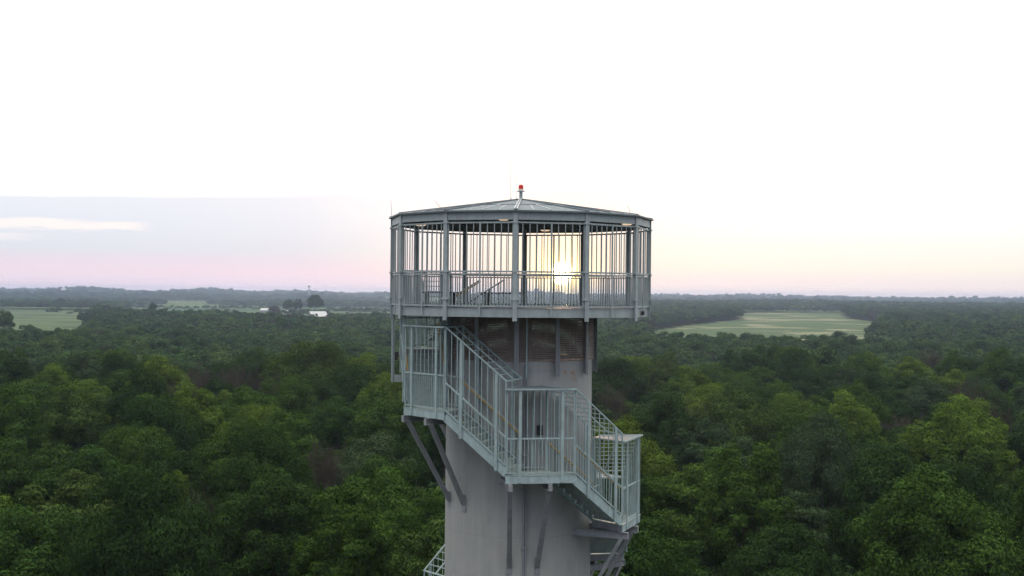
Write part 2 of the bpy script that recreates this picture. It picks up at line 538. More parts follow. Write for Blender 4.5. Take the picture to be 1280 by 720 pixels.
def flight(am, zt, zb, top_is_left=True, cage=True, ext=0.0, half=14.7):
    """am = azimuth of the flight's middle; descends towards +azimuth"""
    fl = part_empty('stair_flight', T)
    n = nrm(am)
    Po, Qo = P(am - half, RO, 0), P(am + half, RO, 0)     # upper, lower outer corner at eye level
    Po.z = Qo.z = E
    u = (Qo - Po).normalized()
    Po = Po - u * ext
    L = (Qo - Po).length
    zl = lambda s: zt + s * (zb + 0.22 - zt)
    def pt(s, off, dz): return Po + u * (L * s) - n * off + up * (zl(s) + dz)
    slope = math.atan2(zt - zb - 0.22, L)
    for side, off in ((1, 0.02), (-1, W)):
        mb = MB()
        mb.bar(pt(0, off, -0.13), pt(1, off, -0.13), 0.02, 0.26)
        s2 = 0.04 if side == 1 else -0.04
        mb.bar(pt(0, off + s2, -0.13) + Vector((0, 0, 0.155)), pt(1, off + s2, -0.13) + Vector((0, 0, 0.155)), 0.08, 0.016)
        mb.bar(pt(0, off + s2, -0.13) - Vector((0, 0, 0.155)), pt(1, off + s2, -0.13) - Vector((0, 0, 0.155)), 0.08, 0.016)
        mb.build('stringer', 'stringer', fl)
    nt_ = max(5, round((zt - zb) / 0.182) - 1)
    mb = MB()
    for i in range(nt_):
        s0 = i / nt_; s1 = (i + 1) / nt_
        z = zt + (i + 1) * (zb - zt) / (nt_ + 1)
        a_ = Po + u * (L * s0) - n * 0.1 + up * z; b_ = Po + u * (L * s0) - n * (W - 0.06) + up * z
        d_ = u * (L / nt_ + 0.03)
        mb.prism([a_, b_, b_ + d_, a_ + d_], [v + up * 0.03 for v in (a_, b_, b_ + d_, a_ + d_)])
        # riser pan, leaning back
        r0 = a_ - up * 0.003; r1 = b_ - up * 0.003
        h = (zt - zb) / (nt_ + 1)
        dd = u * 0.012
        off_ = d_ * 0.97
        mb.prism([r0 + off_ , r1 + off_, r1 + off_ + dd, r0 + off_ + dd],
                 [v - up * (h - 0.03) for v in (r0 + off_ , r1 + off_, r1 + off_ + dd, r0 + off_ + dd)])
    mb.build('tread', 'tread', fl)
    # outer railing panel
    mb = MB()
    mb.bar(pt(0.01, 0.0, 0.93), pt(0.99, 0.0, 0.93), 0.045, 0.045)
    mb.bar(pt(0.01, 0.0, 0.09), pt(0.99, 0.0, 0.09), 0.04, 0.04)
    k = int(L / 0.107)
    for i in range(0, k + 1):
        s = 0.012 + 0.976 * i / k
        c = pt(s, 0, 0)
        w_ = 0.035 if i in (0, k) else 0.018
        mb.vbar(c.x, c.y, c.z + 0.09, c.z + 0.92, w_, w_, R(am))
    mb.build('railing', 'steel', fl)
    # inner railing
    mb = MB()
    mb.bar(pt(0.01, W, 0.93), pt(0.99, W, 0.93), 0.04, 0.04)
    for i in range(0, k // 2 + 1):
        s = 0.012 + 0.976 * i / (k // 2)
        c = pt(s, W, 0)
        top = 2.6 if cage else 0.92
        mb.vbar(c.x, c.y, c.z + 0.05, c.z + top, 0.022, 0.022, R(am))
    mb.build('inner_railing', 'steel', fl)
    # yellow handrails
    for off in (0.09, W - 0.09):
        mb = MB()
        zz = 0.90
        mb.tube(pt(0.02, off, zz), pt(0.98, off, zz), 0.021, 8)
        for s in (0.1, 0.5, 0.9):
            sg = -0.07 if off < 0.5 else 0.07
            mb.bar(pt(s, off, zz - 0.02), pt(s, off + sg, zz - 0.02), 0.012, 0.03)
        mb.build('handrail', 'yellow', fl)
    # thick posts
    for s in (0.27, 0.84):
        mb = MB()
        c = pt(s, -0.03, 0)
        mb.vbar(c.x, c.y, c.z - 0.33, c.z + (2.60 if cage else 0.95), 0.085, 0.035, R(am))
        for z in (-0.28, -0.12):
            q = c + up * z + n * 0.018
            mb.tube(q, q + n * 0.012, 0.013, 6)
        c = pt(s, W, 0)
        mb.build('post', 'steel', fl)
        mb = MB(); mb.vbar(c.x, c.y, c.z - 0.2, c.z + (2.60 if cage else 0.95), 0.07, 0.05, R(am))
        mb.build('post', 'steel', fl)
    if cage:
        mb = MB()
        k = int(L / 0.20)
        for i in range(0, k + 1):
            s = 0.012 + 0.976 * i / k
            c = pt(s, 0, 0)
            w_ = 0.034 if i in (0, k) else 0.018
            mb.vbar(c.x, c.y, c.z + 0.95, c.z + 2.6, w_, w_, R(am))
        mb.build('cage_bars', 'steel', fl)
        mb = MB()
        for off in (0.0, W / 2, W):
            mb.bar(pt(-0.0, off, 2.62), pt(1.0, off, 2.62), 0.04, 0.04)
        k = int(math.hypot(L, zt - zb) / 0.29)
        for i in range(0, k + 1):
            s = 0.01 + 0.98 * i / k
            w_ = 0.04 if i in (0, k) else 0.022
            mb.bar(pt(s, 0.02, 2.612), pt(s, W - 0.02, 2.612), w_, w_)
        mb.build('cage_roof', 'steel', fl)
    return fl

def landing(ac, z, rails=True, roofed=True, name='landing'):
    ld = part_empty(name, T)
    n = nrm(ac); t = tng(ac)
    RA = RO * cos(R(15.3)); HW = RO * sin(R(15.3))
    C0 = n * RA; C0.z = E
    nl, nr = nrm(ac - 30), nrm(ac + 30)
    O1, O2 = C0 - t * HW, C0 + t * HW
    def poly(inset_o=0.0, grow=0.0, w=W):
        a_, b_ = O1 + n * grow - t * grow * .5, O2 + n * grow + t * grow * .5
        # inner corners follow the radial ends of the flights, trimmed before the column
        c_ = O2 - nr * w; d_ = O1 - nl * w
        return [a_, b_, c_ + t * 0.02, d_ - t * 0.02]
    pl = poly()
    mb = MB()
    mb.prism([v + up * (z - 0.035) for v in pl], [v + up * z for v in pl])
    mb.build('floor_plate', 'tread', ld)
    mb = MB()
    a_, b_ = O1 + n * 0.015, O2 + n * 0.015
    mb.bar(a_ + up * (z - 0.118) - t * .02, b_ + up * (z - 0.118) + t * .02, 0.02, 0.225)
    mb.bar(a_ - n * .04 + up * (z - 0.225) - t * .02, b_ - n * .04 + up * (z - 0.225) + t * .02, 0.08, 0.014)
    mb.bar(a_ - n * .03 + up * (z + 0.008) - t * .04, b_ - n * .03 + up * (z + 0.008) + t * .04, 0.10, 0.014)
    for s in (0.06, 0.2, 0.5, 0.8, 0.94):
        q = a_.lerp(b_, s) + up * (z - 0.09) + n * 0.01
        mb.tube(q, q + n * 0.012, 0.013, 6)
    mb.build('edge_beam', 'stringer', ld)
    for side, (O_, nn) in (('l', (O1, nl)), ('r', (O2, nr))):
        mb = MB()
        mb.bar(O_ + up * (z - 0.135), O_ - nn * W + up * (z - 0.135), 0.016, 0.19)
        mb.build('side_beam', 'steel_dark', ld)
    mb = MB()
    for s in (0.3, 0.6):
        mb.bar((O1).lerp(O1 - nl * W, s) + up * (z - .1) + t * 0.02, (O2).lerp(O2 - nr * W, s) + up * (z - .1) - t * .02, 0.012, 0.12)
    mb.build('floor_rib', 'steel_dark', ld)
    # lower railing
    mb = MB()
    mb.bar(O1 + up * (z + 1.12), O2 + up * (z + 1.12), 0.045, 0.045)
    mb.bar(O1 + up * (z + 0.09), O2 + up * (z + 0.09), 0.04, 0.04)
    k = 19
    for i in range(k + 1):
        c = (O1 + t * 0.02).lerp(O2 - t * 0.02, i / k)
        w_ = 0.036 if i in (0, k) else 0.018
        mb.vbar(c.x, c.y, E + z + 0.09, E + z + 1.11, w_, w_, R(ac))
    mb.build('railing', 'steel', ld)
    mb = MB()
    k = 10
    for i in range(k + 1):
        c = (O1 + t * 0.02).lerp(O2 - t * 0.02, i / k)
        w_ = 0.03 if i in (0, k) else 0.018
        mb.vbar(c.x, c.y, E + z + 1.14, E + z + 2.57, w_, w_, R(ac))
    mb.bar(O1 + up * (z + 2.575), O2 + up * (z + 2.575), 0.035, 0.035)
    mb.build('cage_bars', 'steel', ld)
    for s in (-0.64, 0.66):
        mb = MB()
        c = C0 + t * s + n * 0.045
        mb.vbar(c.x, c.y, E + z - 0.20, E + z + 2.585, 0.09, 0.035, R(ac))
        mb.build('post', 'steel', ld)
    # inner posts and rail beside the column
    mb = MB()
    I1, I2 = O1 - nl * W, O2 - nr * W
    for c in (I1 - t * 0.06, I2 + t * 0.06, C0 - n * (W - .08)):
        mb.vbar(c.x, c.y, E + z, E + z + 2.57, 0.06, 0.05, R(ac))
    mb.bar(I1 - t * .06 + up * (z + 1.0), I2 + t * .06 + up * (z + 1.0), 0.03, 0.03)
    mb.bar(I1 - t * .06 + up * (z + .1), I2 + t * .06 + up * (z + .1), 0.03, 0.03)
    mb.build('inner_post', 'steel', ld)
    # sheet roof
    pr = poly(0, 0.07, W - 0.02)
    mb = MB()
    mb.prism([v + up * (z + 2.60) for v in pr], [v + up * (z + 2.615) for v in pr])
    mb.build('canopy', 'roof', ld)
    mb = MB()
    a_, b_ = pr[0], pr[1]
    mb.bar(a_ + up * (z + 2.60) + n * .012, b_ + up * (z + 2.60) + n * .012, 0.02, 0.05)
    mb.bar(pr[1] + up * (z + 2.60) + t * .012, pr[2] + up * (z + 2.60) + t * .012, 0.02, 0.05)
    mb.bar(pr[0] + up * (z + 2.60) - t * .012, pr[3] + up * (z + 2.60) - t * .012, 0.02, 0.05)
    mb.build('canopy_edge', 'steel', ld)
    # cantilever brackets with raking struts
    for tt in (-0.93, 0.28):
        base = C0 + t * tt
        mb = MB()
        inner = base - n * (RA - math.sqrt(max(0.1, 2.38 ** 2 - tt * tt)))
        outer = base + n * 0.16
        mb.bar(inner + up * (z - 0.345), outer + up * (z - 0.345), 0.012, 0.2)
        mb.bar(inner + up * (z - 0.442), outer + up * (z - 0.442), 0.11, 0.012)
        mb.bar(inner + up * (z - 0.248), outer + up * (z - 0.248), 0.11, 0.012)
        mb.bar(outer + up * (z - 0.245), outer + up * (z - 0.445), 0.12, 0.012, up=n)
        mb.build('cantilever_beam', 'steel_dark', ld)
        mb = MB()
        tt2 = tt * 0.72
        rr = math.sqrt(2.40 ** 2 - tt2 * tt2)
        low = C0 * 0 + n * rr + t * tt2; low.z = E
        p0 = base + n * 0.02 + up * (z - 0.42); p1 = low + n * 0.06 + up * (z - 3.05)
        mb.bar(p0, p1, 0.14, 0.014, up=n)
        for sg in (-1, 1):
            mb.bar(p0 + t * 0.068 * sg - n * .06, p1 + t * 0.068 * sg - n * .05, 0.012, 0.11, up=n)
        mb.vbar(low.x + n.x * .012, low.y + n.y * .012, E + z - 3.28, E + z - 2.75, 0.19, 0.03, R(ac))
        mb.build('strut', 'steel_dark', ld)
    return ld

LZ = [(-110, -1.85), (-50, -3.62), (10, -5.45), (70, -7.17), (130, -8.85), (190, -10.50), (250, -12.5), (310, -13.9)]
for a, z in LZ:
    landing(a, z)
for i in range(len(LZ) - 1):
    flight(LZ[i][0] + 30, LZ[i][1], LZ[i + 1][1])
flight(-140, -0.42, -1.85, cage=False, ext=0.35)

# hanging posts beside the stair opening
for a in (-92, -122):
    mb = MB()
    c = P(a, 4.2)
    mb.vbar(c.x, c.y, E - 2.95, E - 0.7, 0.11, 0.02, R(a - 90))
    mb.vbar(c.x, c.y, E - 2.95, E - 0.7, 0.02, 0.1, R(a - 90))
    mb.bar(P(a, 4.2, -2.82), P(a, 2.5, -2.82), 0.02, 0.24)
    mb.build('hanging_post', 'steel_cabin', T)
mb = MB(); c = P(-90, 4.06); mb.vbar(c.x, c.y, E - 2.2, E - 1.93, 0.12, 0.12, R(-90))
mb.build('junction_box', 'black', T)

# benches in the lookout ------------------------------------------------------
def bench(loc, rz, label):
    b = empty('bench', loc, rz)
    tag(b, label, 'bench', 'benches in the lookout')
    mb = MB()
    for y in (-0.14, 0.0, 0.14):
        mb.bar((-0.65, y, 0.47), (0.65, y, 0.47), 0.12, 0.05)
    mb.build('seat', 'bench', b)
    for x in (-0.45, 0.45):
        mb = MB(); mb.bar((x, 0, 0.0), (x, 0, 0.44), 0.1, 0.1); mb.bar((x, -0.17, 0.43), (x, 0.17, 0.43), 0.06, 0.03)
        mb.bar((x, -0.16, 0.012), (x, 0.16, 0.012), 0.1, 0.02)
        mb.build('leg', 'black', b)
    return b
bench((-2.55, -1.1, E - 0.434), R(8), 'low dark bench seen through the bars at the left of the caged lookout')
bench((-0.62, -0.2, E - 0.434), R(-6), 'low dark bench beside the diagonal stair rails in the middle of the caged lookout')

# ================================================================== TERRAIN
KR = [(-400, -31), (0, -31), (310, -31), (420, -35.5), (600, -34.5), (820, -31), (900, -30), (1400, -28), (1900, -25), (2600, -20.5), (3300, -26), (4200, -24), (5600, -14.5), (7500, -15), (14000, -22)]
KL = [(-400, -31), (0, -31), (250, -31), (350, -34.5), (600, -33.8), (820, -31.5), (900, -31.5), (1400, -30), (1900, -30), (2600, -32), (4000, -27), (5300, -14.5), (7500, -15), (14000, -22)]
def smooth(x, a, b):
    t = np.clip((x - a) / (b - a), 0, 1); return t * t * (3 - 2 * t)
def Gz(x, y):
    x = np.asarray(x, float); y = np.asarray(y, float)
    d = y + D
    r = np.interp(d, *zip(*KR)); l = np.interp(d, *zip(*KL))
    w = smooth(x / np.maximum(np.abs(d), 60), 0.0, 0.1)
    g = l * (1 - w) + r * w
    amp = smooth(d, 500, 3000) * 1.3 + smooth(d, 4000, 5600) * 3.4
    g = g + amp * (np.sin(x / 173.0 + 1.3) * np.cos(y / 310.0 + 0.4) + 0.6 * np.sin(x / 77.0 + y / 420.0) + 0.5 * np.sin(x / 410.0 - 0.7))
    a2 = smooth(d, 2600, 4200) * 2.2 + smooth(d, 4300, 5200) * 2.4
    g = g + a2 * (np.sin(x / 140.0 + d / 700.0) * np.cos(x / 390.0 + d / 520.0 + 1.0) + 0.7 * np.sin(x / 61.0 + d / 300.0 + 2.0 * np.sin(x / 500.0)))
    return g + E
def px_of(x, y, zw):
    """unrolled pixel of a world point (640x360 centred on the eye level line), for design"""
    d = np.asarray(y) + D
    return 650 + F * np.asarray(x) / d, 368 - F * (np.asarray(zw) - E) / d

# ground sheet, polar around the tower
rs = [0.0] + list(np.geomspace(6, 8500, 110))
ns = 260
verts = [(0, 0, float(Gz(0, 0)))]
for r in rs[1:]:
    t = np.arange(ns) * 2 * pi / ns
    xs, ys = r * np.sin(t), r * np.cos(t)
    zs = Gz(xs, ys)
    verts += list(zip(xs.tolist(), ys.tolist(), zs.tolist()))
faces = [(0, 1 + i, 1 + (i + 1) % ns) for i in range(ns)]
for k in range(len(rs) - 2):
    b0 = 1 + k * ns; b1 = b0 + ns
    for i in range(ns):
        j = (i + 1) % ns
        faces.append((b0 + i, b1 + i, b1 + j, b0 + j))
def ground_mat():
    m, nt = new_mat('forest_floor')
    tc = N(nt, 'ShaderNodeTexCoord').outputs['Object']
    n1 = noise(nt, tc, 0.004, 5, 0.6); n2 = noise(nt, tc, 0.15, 5, 0.6)
    col = mixc(nt, maprange(nt, n1, 0.4, 0.6), (0.055, 0.08, 0.03), (0.13, 0.17, 0.075))
    sy = N(nt, 'ShaderNodeSeparateXYZ'); nt.links.new(tc, sy.inputs[0])
    floor_ = mixc(nt, maprange(nt, n2, 0.35, 0.7), (0.022, 0.030, 0.014), (0.04, 0.034, 0.022))
    col = mixc(nt, maprange(nt, sy.outputs[1], 1900, 2100), floor_, col)
    finish(nt, col, 1.0, 0, 0.0)
    return m
me = bpy.data.meshes.new('ground'); me.from_pydata(verts, [], faces); me.update()
for p in me.polygons: p.use_smooth = True
me.materials.append(ground_mat())
go = bpy.data.objects.new('ground', me); COL.objects.link(go)
tag(go, kind='structure')

# ---- fields -------------------------------------------------------------
def inpoly(px, py, poly):
    c = np.zeros(np.shape(px), bool)
    n = len(poly)
    for i in range(n):
        x1, y1 = poly[i]; x2, y2 = poly[(i + 1) % n]
        cond = ((y1 > py) != (y2 > py)) & (px < (x2 - x1) * (py - y1) / (y2 - y1 + 1e-9) + x1)
        c ^= cond
    return c
# outlines of the clearings as (bearing pixel, pixel row of the ground) - turned into ground positions below
FIELD_R = [(812, 413), (850, 406), (893, 401), (925, 397), (923, 389), (985, 387.3), (1052, 388), (1062, 395), (1110, 400), (1106, 410), (1094, 416), (1100, 470), (800, 470)]
FIELD_L = [(-260, 393.5), (60, 393), (128, 394), (138, 397), (120, 402), (112, 410), (108, 470), (-260, 470)]
FIELD_M = [(134, 396), (172, 388.8), (330, 387.6), (480, 389), (520, 390), (520, 408), (420, 409), (410, 419), (372, 419), (365, 415), (172, 411), (134, 406)]
def unproject(px, py):
    """ground position seen at an unrolled pixel"""
    lo = 100.0
    ds = np.geomspace(150, 9000, 900)
    x = (px - 650) / F * ds; z = E - (py - 368) / F * ds
    g = Gz(x, ds - D)
    k = np.argmax(z <= g)
    return x[k], ds[k] - D
def world_poly(pp):
    out = []
    n = len(pp)
    for i in range(n):
        (x1, y1), (x2, y2) = pp[i], pp[(i + 1) % n]
        for s in np.linspace(0, 1, 8, endpoint=False):
            out.append(unproject(x1 + (x2 - x1) * s, min(y1 + (y2 - y1) * s, 455)))
    return out
WR, WL, WM = world_poly(FIELD_R), world_poly(FIELD_L), world_poly(FIELD_M)

def field_mat(name, a, b, c, warp, rot, freq, strip):
    m, nt = new_mat(name)
    tc = N(nt, 'ShaderNodeTexCoord').outputs['Object']
    n1 = noise(nt, tc, 0.006, 3, 0.5)
    mp = N(nt, 'ShaderNodeMapping'); mp.inputs['Rotation'].default_value = (0, 0, rot)
    nt.links.new(tc, mp.inputs['Vector'])
    sx = N(nt, 'ShaderNodeSeparateXYZ'); nt.links.new(mp.outputs[0], sx.inputs[0])
    ph = math_n(nt, 'MULTIPLY_ADD', n1, warp, math_n(nt, 'MULTIPLY', sx.outputs[1], freq))
    w = math_n(nt, 'SINE', ph)
    f = maprange(nt, w, strip, strip + 0.25)
    n2 = noise(nt, tc, 0.03, 5, 0.65)
    base = mixc(nt, maprange(nt, n2, 0.35, 0.65), a, b)
    n3 = noise(nt, tc, 0.012, 3, 0.5)
    f = math_n(nt, 'MULTIPLY', f, maprange(nt, n3, 0.40, 0.60))
    col = mixc(nt, f, base, c)
    finish(nt, col, 0.95, 0, 0.1)
    return m
M['field_r'] = field_mat('right_field', (0.055, 0.088, 0.036), (0.078, 0.112, 0.046), (0.22, 0.215, 0.13), 22.0, 0.25, 0.030, 0.45)
M['field_l'] = field_mat('left_field', (0.062, 0.10, 0.042), (0.09, 0.13, 0.056), (0.035, 0.06, 0.025), 14.0, 0.1, 0.05, 0.35)
M['field_m'] = field_mat('middle_field', (0.036, 0.075, 0.028), (0.052, 0.10, 0.036), (0.10, 0.13, 0.065), 9.0, 0.2, 0.012, 0.75)
def make_field(wp, mat, label, step):
    xs = np.array([p[0] for p in wp]); ys = np.array([p[1] for p in wp])
    X = np.arange(xs.min(), xs.max() + step, step); Y = np.arange(ys.min(), ys.max() + step, step)
    gx, gy = np.meshgrid(X, Y)
    gz = Gz(gx, gy) + 0.35
    idx = np.arange(gx.size).reshape(gx.shape)
    cx = (gx[:-1, :-1] + step / 2); cy = (gy[:-1, :-1] + step / 2)
    ins = inpoly(cx, cy, wp)
    f = [(int(idx[j, i]), int(idx[j, i + 1]), int(idx[j + 1, i + 1]), int(idx[j + 1, i])) for j, i in zip(*np.nonzero(ins))]
    me = bpy.data.meshes.new('field')
    me.from_pydata(list(zip(gx.ravel().tolist(), gy.ravel().tolist(), gz.ravel().tolist())), [], f)
    me.update()
    import bmesh
    bm = bmesh.new(); bm.from_mesh(me)
    bmesh.ops.delete(bm, geom=[v for v in bm.verts if not v.link_faces], context='VERTS')
    bm.to_mesh(me); bm.free()
    me.materials.append(M[mat])
    o = bpy.data.objects.new('field', me); COL.objects.link(o)
    tag(o, label, kind='structure')
make_field(WR, 'field_r', 'pale green field with tan mown strips in the woods right of the tower', 14)
make_field(WL, 'field_l', 'light green striped field at the left edge', 14)
make_field(WM, 'field_m', 'green crop field in front of the farm left of the tower', 14)

# ================================================================== TREES
def leaf_mat(name, use_color, trans=0.13):
    m, nt = new_mat(name)
    oi = N(nt, 'ShaderNodeObjectInfo')
    at = N(nt, 'ShaderNodeAttribute'); at.attribute_name = 'tint'
    geo = N(nt, 'ShaderNodeNewGeometry')
    rnd = geo.outputs['Random Per Island']
    if use_color:
        base = oi.outputs['Color']
    else:
        cr = N(nt, 'ShaderNodeValToRGB')
        cr.color_ramp.elements[0].color = (0.034, 0.066, 0.028, 1)
        cr.color_ramp.elements[1].color = (0.085, 0.135, 0.040, 1)
        for p_, c_ in ((0.25, (0.042, 0.082, 0.032, 1)), (0.5, (0.052, 0.100, 0.036, 1)), (0.70, (0.062, 0.112, 0.036, 1)), (0.74, (0.066, 0.066, 0.052, 1)), (0.78, (0.056, 0.10, 0.036, 1))):
            e = cr.color_ramp.elements.new(p_); e.color = c_
        nt.links.new(oi.outputs['Random'], cr.inputs[0])
        base = cr.outputs[0]
    v = math_n(nt, 'MULTIPLY_ADD', rnd, 0.7, 0.62)
    v2 = math_n(nt, 'MULTIPLY_ADD', at.outputs['Fac'], 0.5, 0.75)
    v = math_n(nt, 'MULTIPLY', v, v2)
    vv = N(nt, 'ShaderNodeVectorMath', operation='SCALE')
    nt.links.new(base, vv.inputs[0]); nt.links.new(v, vv.inputs['Scale'])
    dif = N(nt, 'ShaderNodeBsdfDiffuse'); tr = N(nt, 'ShaderNodeBsdfTranslucent')
    nt.links.new(vv.outputs[0], dif.inputs[0])
    yl = mixc(nt, 1.0, vv.outputs[0], (1.15, 1.25, 0.6), 'MULTIPLY')
    nt.links.new(yl, tr.inputs[0])
    mx = N(nt, 'ShaderNodeMixShader'); mx.inputs[0].default_value = trans
    nt.links.new(dif.outputs[0], mx.inputs[1]); nt.links.new(tr.outputs[0], mx.inputs[2])
    o = N(nt, 'ShaderNodeOutputMaterial'); nt.links.new(mx.outputs[0], o.inputs[0])
    return m
M['leaf'] = leaf_mat('leaves', True)
M['leaf_far'] = leaf_mat('leaves_far', False, 0.12)

def crown_mesh(name, seed, Rr, H, z0, nclump, ncards, s, mat, low=-0.35, shape=1.0, fill=0.12):
    """leaf cards spread over many lobes that together make an uneven crown; crown spans z0 .. z0+H"""
    rs = np.random.RandomState(seed)
    # lobe centres
    k = 0; cen = []; rad = []
    cz = z0 + H * 0.45
    while len(cen) < nclump:
        d = rs.normal(size=3); d /= np.linalg.norm(d)
        if d[2] < low: continue
        f = rs.uniform(0.5, 0.90) if rs.rand() < 0.85 else rs.uniform(0.1, 0.5)
        lump = 1 + 0.16 * math.sin(3 * math.atan2(d[1], d[0]) + seed) + 0.1 * math.sin(5 * math.atan2(d[1], d[0]) + seed * 2.1)
        zz = abs(d[2]) ** shape * math.copysign(1, d[2])
        c = np.array([d[0] * Rr * f * lump, d[1] * Rr * f * lump, cz + zz * f * (H * 0.55 if d[2] > 0 else H * 0.45)])
        rc = Rr * rs.uniform(0.13, 0.29)
        c_ok = True
        cen.append(c); rad.append(rc)
    cen = np.array(cen); rad = np.array(rad)
    w = rad ** 2; w /= w.sum()
    n = ncards
    which = rs.choice(nclump, n, p=w)
    d = rs.normal(size=(n, 3)); d /= np.linalg.norm(d, axis=1)[:, None]
    d[:, 2] = np.where(d[:, 2] < -0.45, -d[:, 2], d[:, 2])
    out = cen[which] - np.array([0, 0, cz]); out /= (np.linalg.norm(out, axis=1)[:, None] + 1e-6)
    flip = (d * out).sum(1) < -0.35
    d[flip] *= -1
    rr = rad[which] * np.where(rs.rand(n) < fill, rs.uniform(0.3, 0.9, n), rs.normal(1.0, 0.09, n))
    # finer lumps on each lobe
    bump = 1 + 0.14 * np.sin(d[:, 0] * 9 + which) * np.sin(d[:, 1] * 8 + which * 2) + 0.1 * np.sin(d[:, 2] * 11 + which)
    pos = cen[which] + d * (rr * bump)[:, None] * np.array([1, 1, 0.86])
    nor = d * 1.05 + np.array([0, 0, 0.22]) + rs.normal(size=(n, 3)) * 0.36
    nor /= np.linalg.norm(nor, axis=1)[:, None]
    a = np.cross(nor, rs.normal(size=(n, 3))); a /= np.linalg.norm(a, axis=1)[:, None]
    b = np.cross(nor, a)
    sz = s * rs.uniform(0.6, 1.35, n)
    A = a * (sz * 0.5)[:, None]; B = b * (sz * 0.34)[:, None]
    dr = nor * (sz * 0.12)[:, None]
    v = np.stack([pos - A - dr, pos - B + A * 0.15, pos + A - dr, pos + B + A * 0.15], 1).reshape(-1, 3)
    me = bpy.data.meshes.new(name)
    me.vertices.add(4 * n); me.vertices.foreach_set('co', v.ravel().astype(np.float32))
    me.loops.add(4 * n); me.loops.foreach_set('vertex_index', np.arange(4 * n, dtype=np.int32))
    me.polygons.add(n); me.polygons.foreach_set('loop_start', np.arange(0, 4 * n, 4, dtype=np.int32))
    try: me.polygons.foreach_set('loop_total', np.full(n, 4, dtype=np.int32))
    except Exception: pass
    me.update(calc_edges=True)
    at = me.attributes.new('tint', 'FLOAT', 'POINT')
    lob = rs.rand(nclump)
    tv = np.repeat(lob[which] * 0.75 + rs.rand(n) * 0.25, 4).astype(np.float32)
    at.data.foreach_set('value', tv)
    me.materials.append(mat)
    me.validate()
    return me, cen

def trunk_mesh(name, seed, h, r, cen, mat, nl=10, z0=0):
    rs = random.Random(seed)
    mb = MB()
    pts = [Vector((0, 0, 0))]
    for i in range(1, 6):
        pts.append(Vector((rs.uniform(-.2, .2) * i * 0.5, rs.uniform(-.2, .2) * i * 0.5, h * i / 5)))
    for i in range(5):
        mb.tube(pts[i], pts[i + 1], r * (1 - i * 0.16), 7, r * (1 - (i + 1) * 0.16))
    idx = list(range(len(cen))); rs.shuffle(idx)
    for i in idx[:nl]:
        c = Vector(cen[i]); k = rs.uniform(0.3, 0.85)
        b = pts[0].lerp(pts[5], k); mid = b.lerp(c, 0.5) + Vector((0, 0, 0.3))
        mb.tube(b, mid, r * 0.4, 5, r * 0.25); mb.tube(mid, c, r * 0.25, 5, r * 0.08)
    me = bpy.data.meshes.new(name); me.from_pydata(mb.v, [], mb.f); me.materials.append(mat); me.update()
    return me

def twig_mesh(name, seed, h, spread, mat, dens=1.0, thin=0.02):
    """bare crown: limbs forking into fine twigs"""
    rs = random.Random(seed); mb = MB()
    def grow(p, d, L, r, lvl):
        q = p + d * L
        mb.tube(p, q, r, 4 if lvl > 1 else 5, r * 0.6)
        if lvl >= 5: return
        kids = 3 if lvl < 4 else 5
        for _ in range(kids if rs.random() < dens else 2):
            nd = (d + Vector((rs.gauss(0, .27), rs.gauss(0, .27), rs.gauss(0.28, .2)))).normalized()
            grow(p.lerp(q, rs.uniform(0.55, 1.0)), nd, L * rs.uniform(0.55, 0.85), max(thin * .5, r * 0.46), lvl + 1)
    for i in range(9):
        a = rs.uniform(0, 2 * pi)
        grow(Vector((0, 0, h * rs.uniform(0.3, 0.5))), Vector((cos(a) * spread, sin(a) * spread, 1)).normalized(), h * 0.22, 0.075, 1)
    me = bpy.data.meshes.new(name); me.from_pydata(mb.v, [], mb.f); me.materials.append(mat); me.update()
    return me

PROTO = []
specs = [  # name, R, H(crown), z0, clumps, cards, shape
    ('round', 5.0, 11.5, 4.0, 95, 52000, 1.0),
    ('dome', 5.6, 11.0, 4.2, 115, 58000, 0.8),
    ('tall', 3.9, 13.0, 3.2, 80, 42000, 1.0),
    ('open', 5.0, 12.0, 4.0, 62, 34000, 1.1),
    ('wide', 6.3, 10.5, 4.5, 120, 62000, 0.9),
    ('lumpy', 5.2, 12.0, 3.6, 78, 48000, 1.0),
]
for i, (nm, Rr, H, z0, nc, ncd, shp) in enumerate(specs):
    cm, cen = crown_mesh('crown_' + nm, 100 + i, Rr, H, z0, nc, ncd, 0.205 if nm != 'open' else 0.22, M['leaf'], -0.45, shp, 0.14)
    tm = trunk_mesh('trunk_' + nm, 200 + i, 11.5, 0.27, cen, M['bark'])
    PROTO.append((nm, cm, tm, z0 + H, Rr))
BARE = []
for i in range(2):
    BARE.append(('bare', twig_mesh('crown_bare', 300 + i, 14.0, 0.26 + .08 * i, M['deadwood']), trunk_mesh('trunk_bare', 310 + i, 8.5, 0.2, [(0, 0, 9)], M['deadwood'], 0), 14.5, 3.6))

TINT = {'dark green': (0.043, 0.086, 0.021), 'deep green': (0.034, 0.068, 0.020), 'mid green': (0.060, 0.112, 0.023), 'yellow-green': (0.096, 0.155, 0.026),
        'olive green': (0.064, 0.106, 0.028), 'grey-green': (0.056, 0.092, 0.042), 'brownish': (0.085, 0.070, 0.052)}
FORM = {'round': 'round-crowned', 'dome': 'broad domed', 'tall': 'tall narrow', 'open': 'loose-crowned', 'wide': 'wide spreading', 'lumpy': 'lumpy-crowned', 'bare': 'bare-branched grey'}

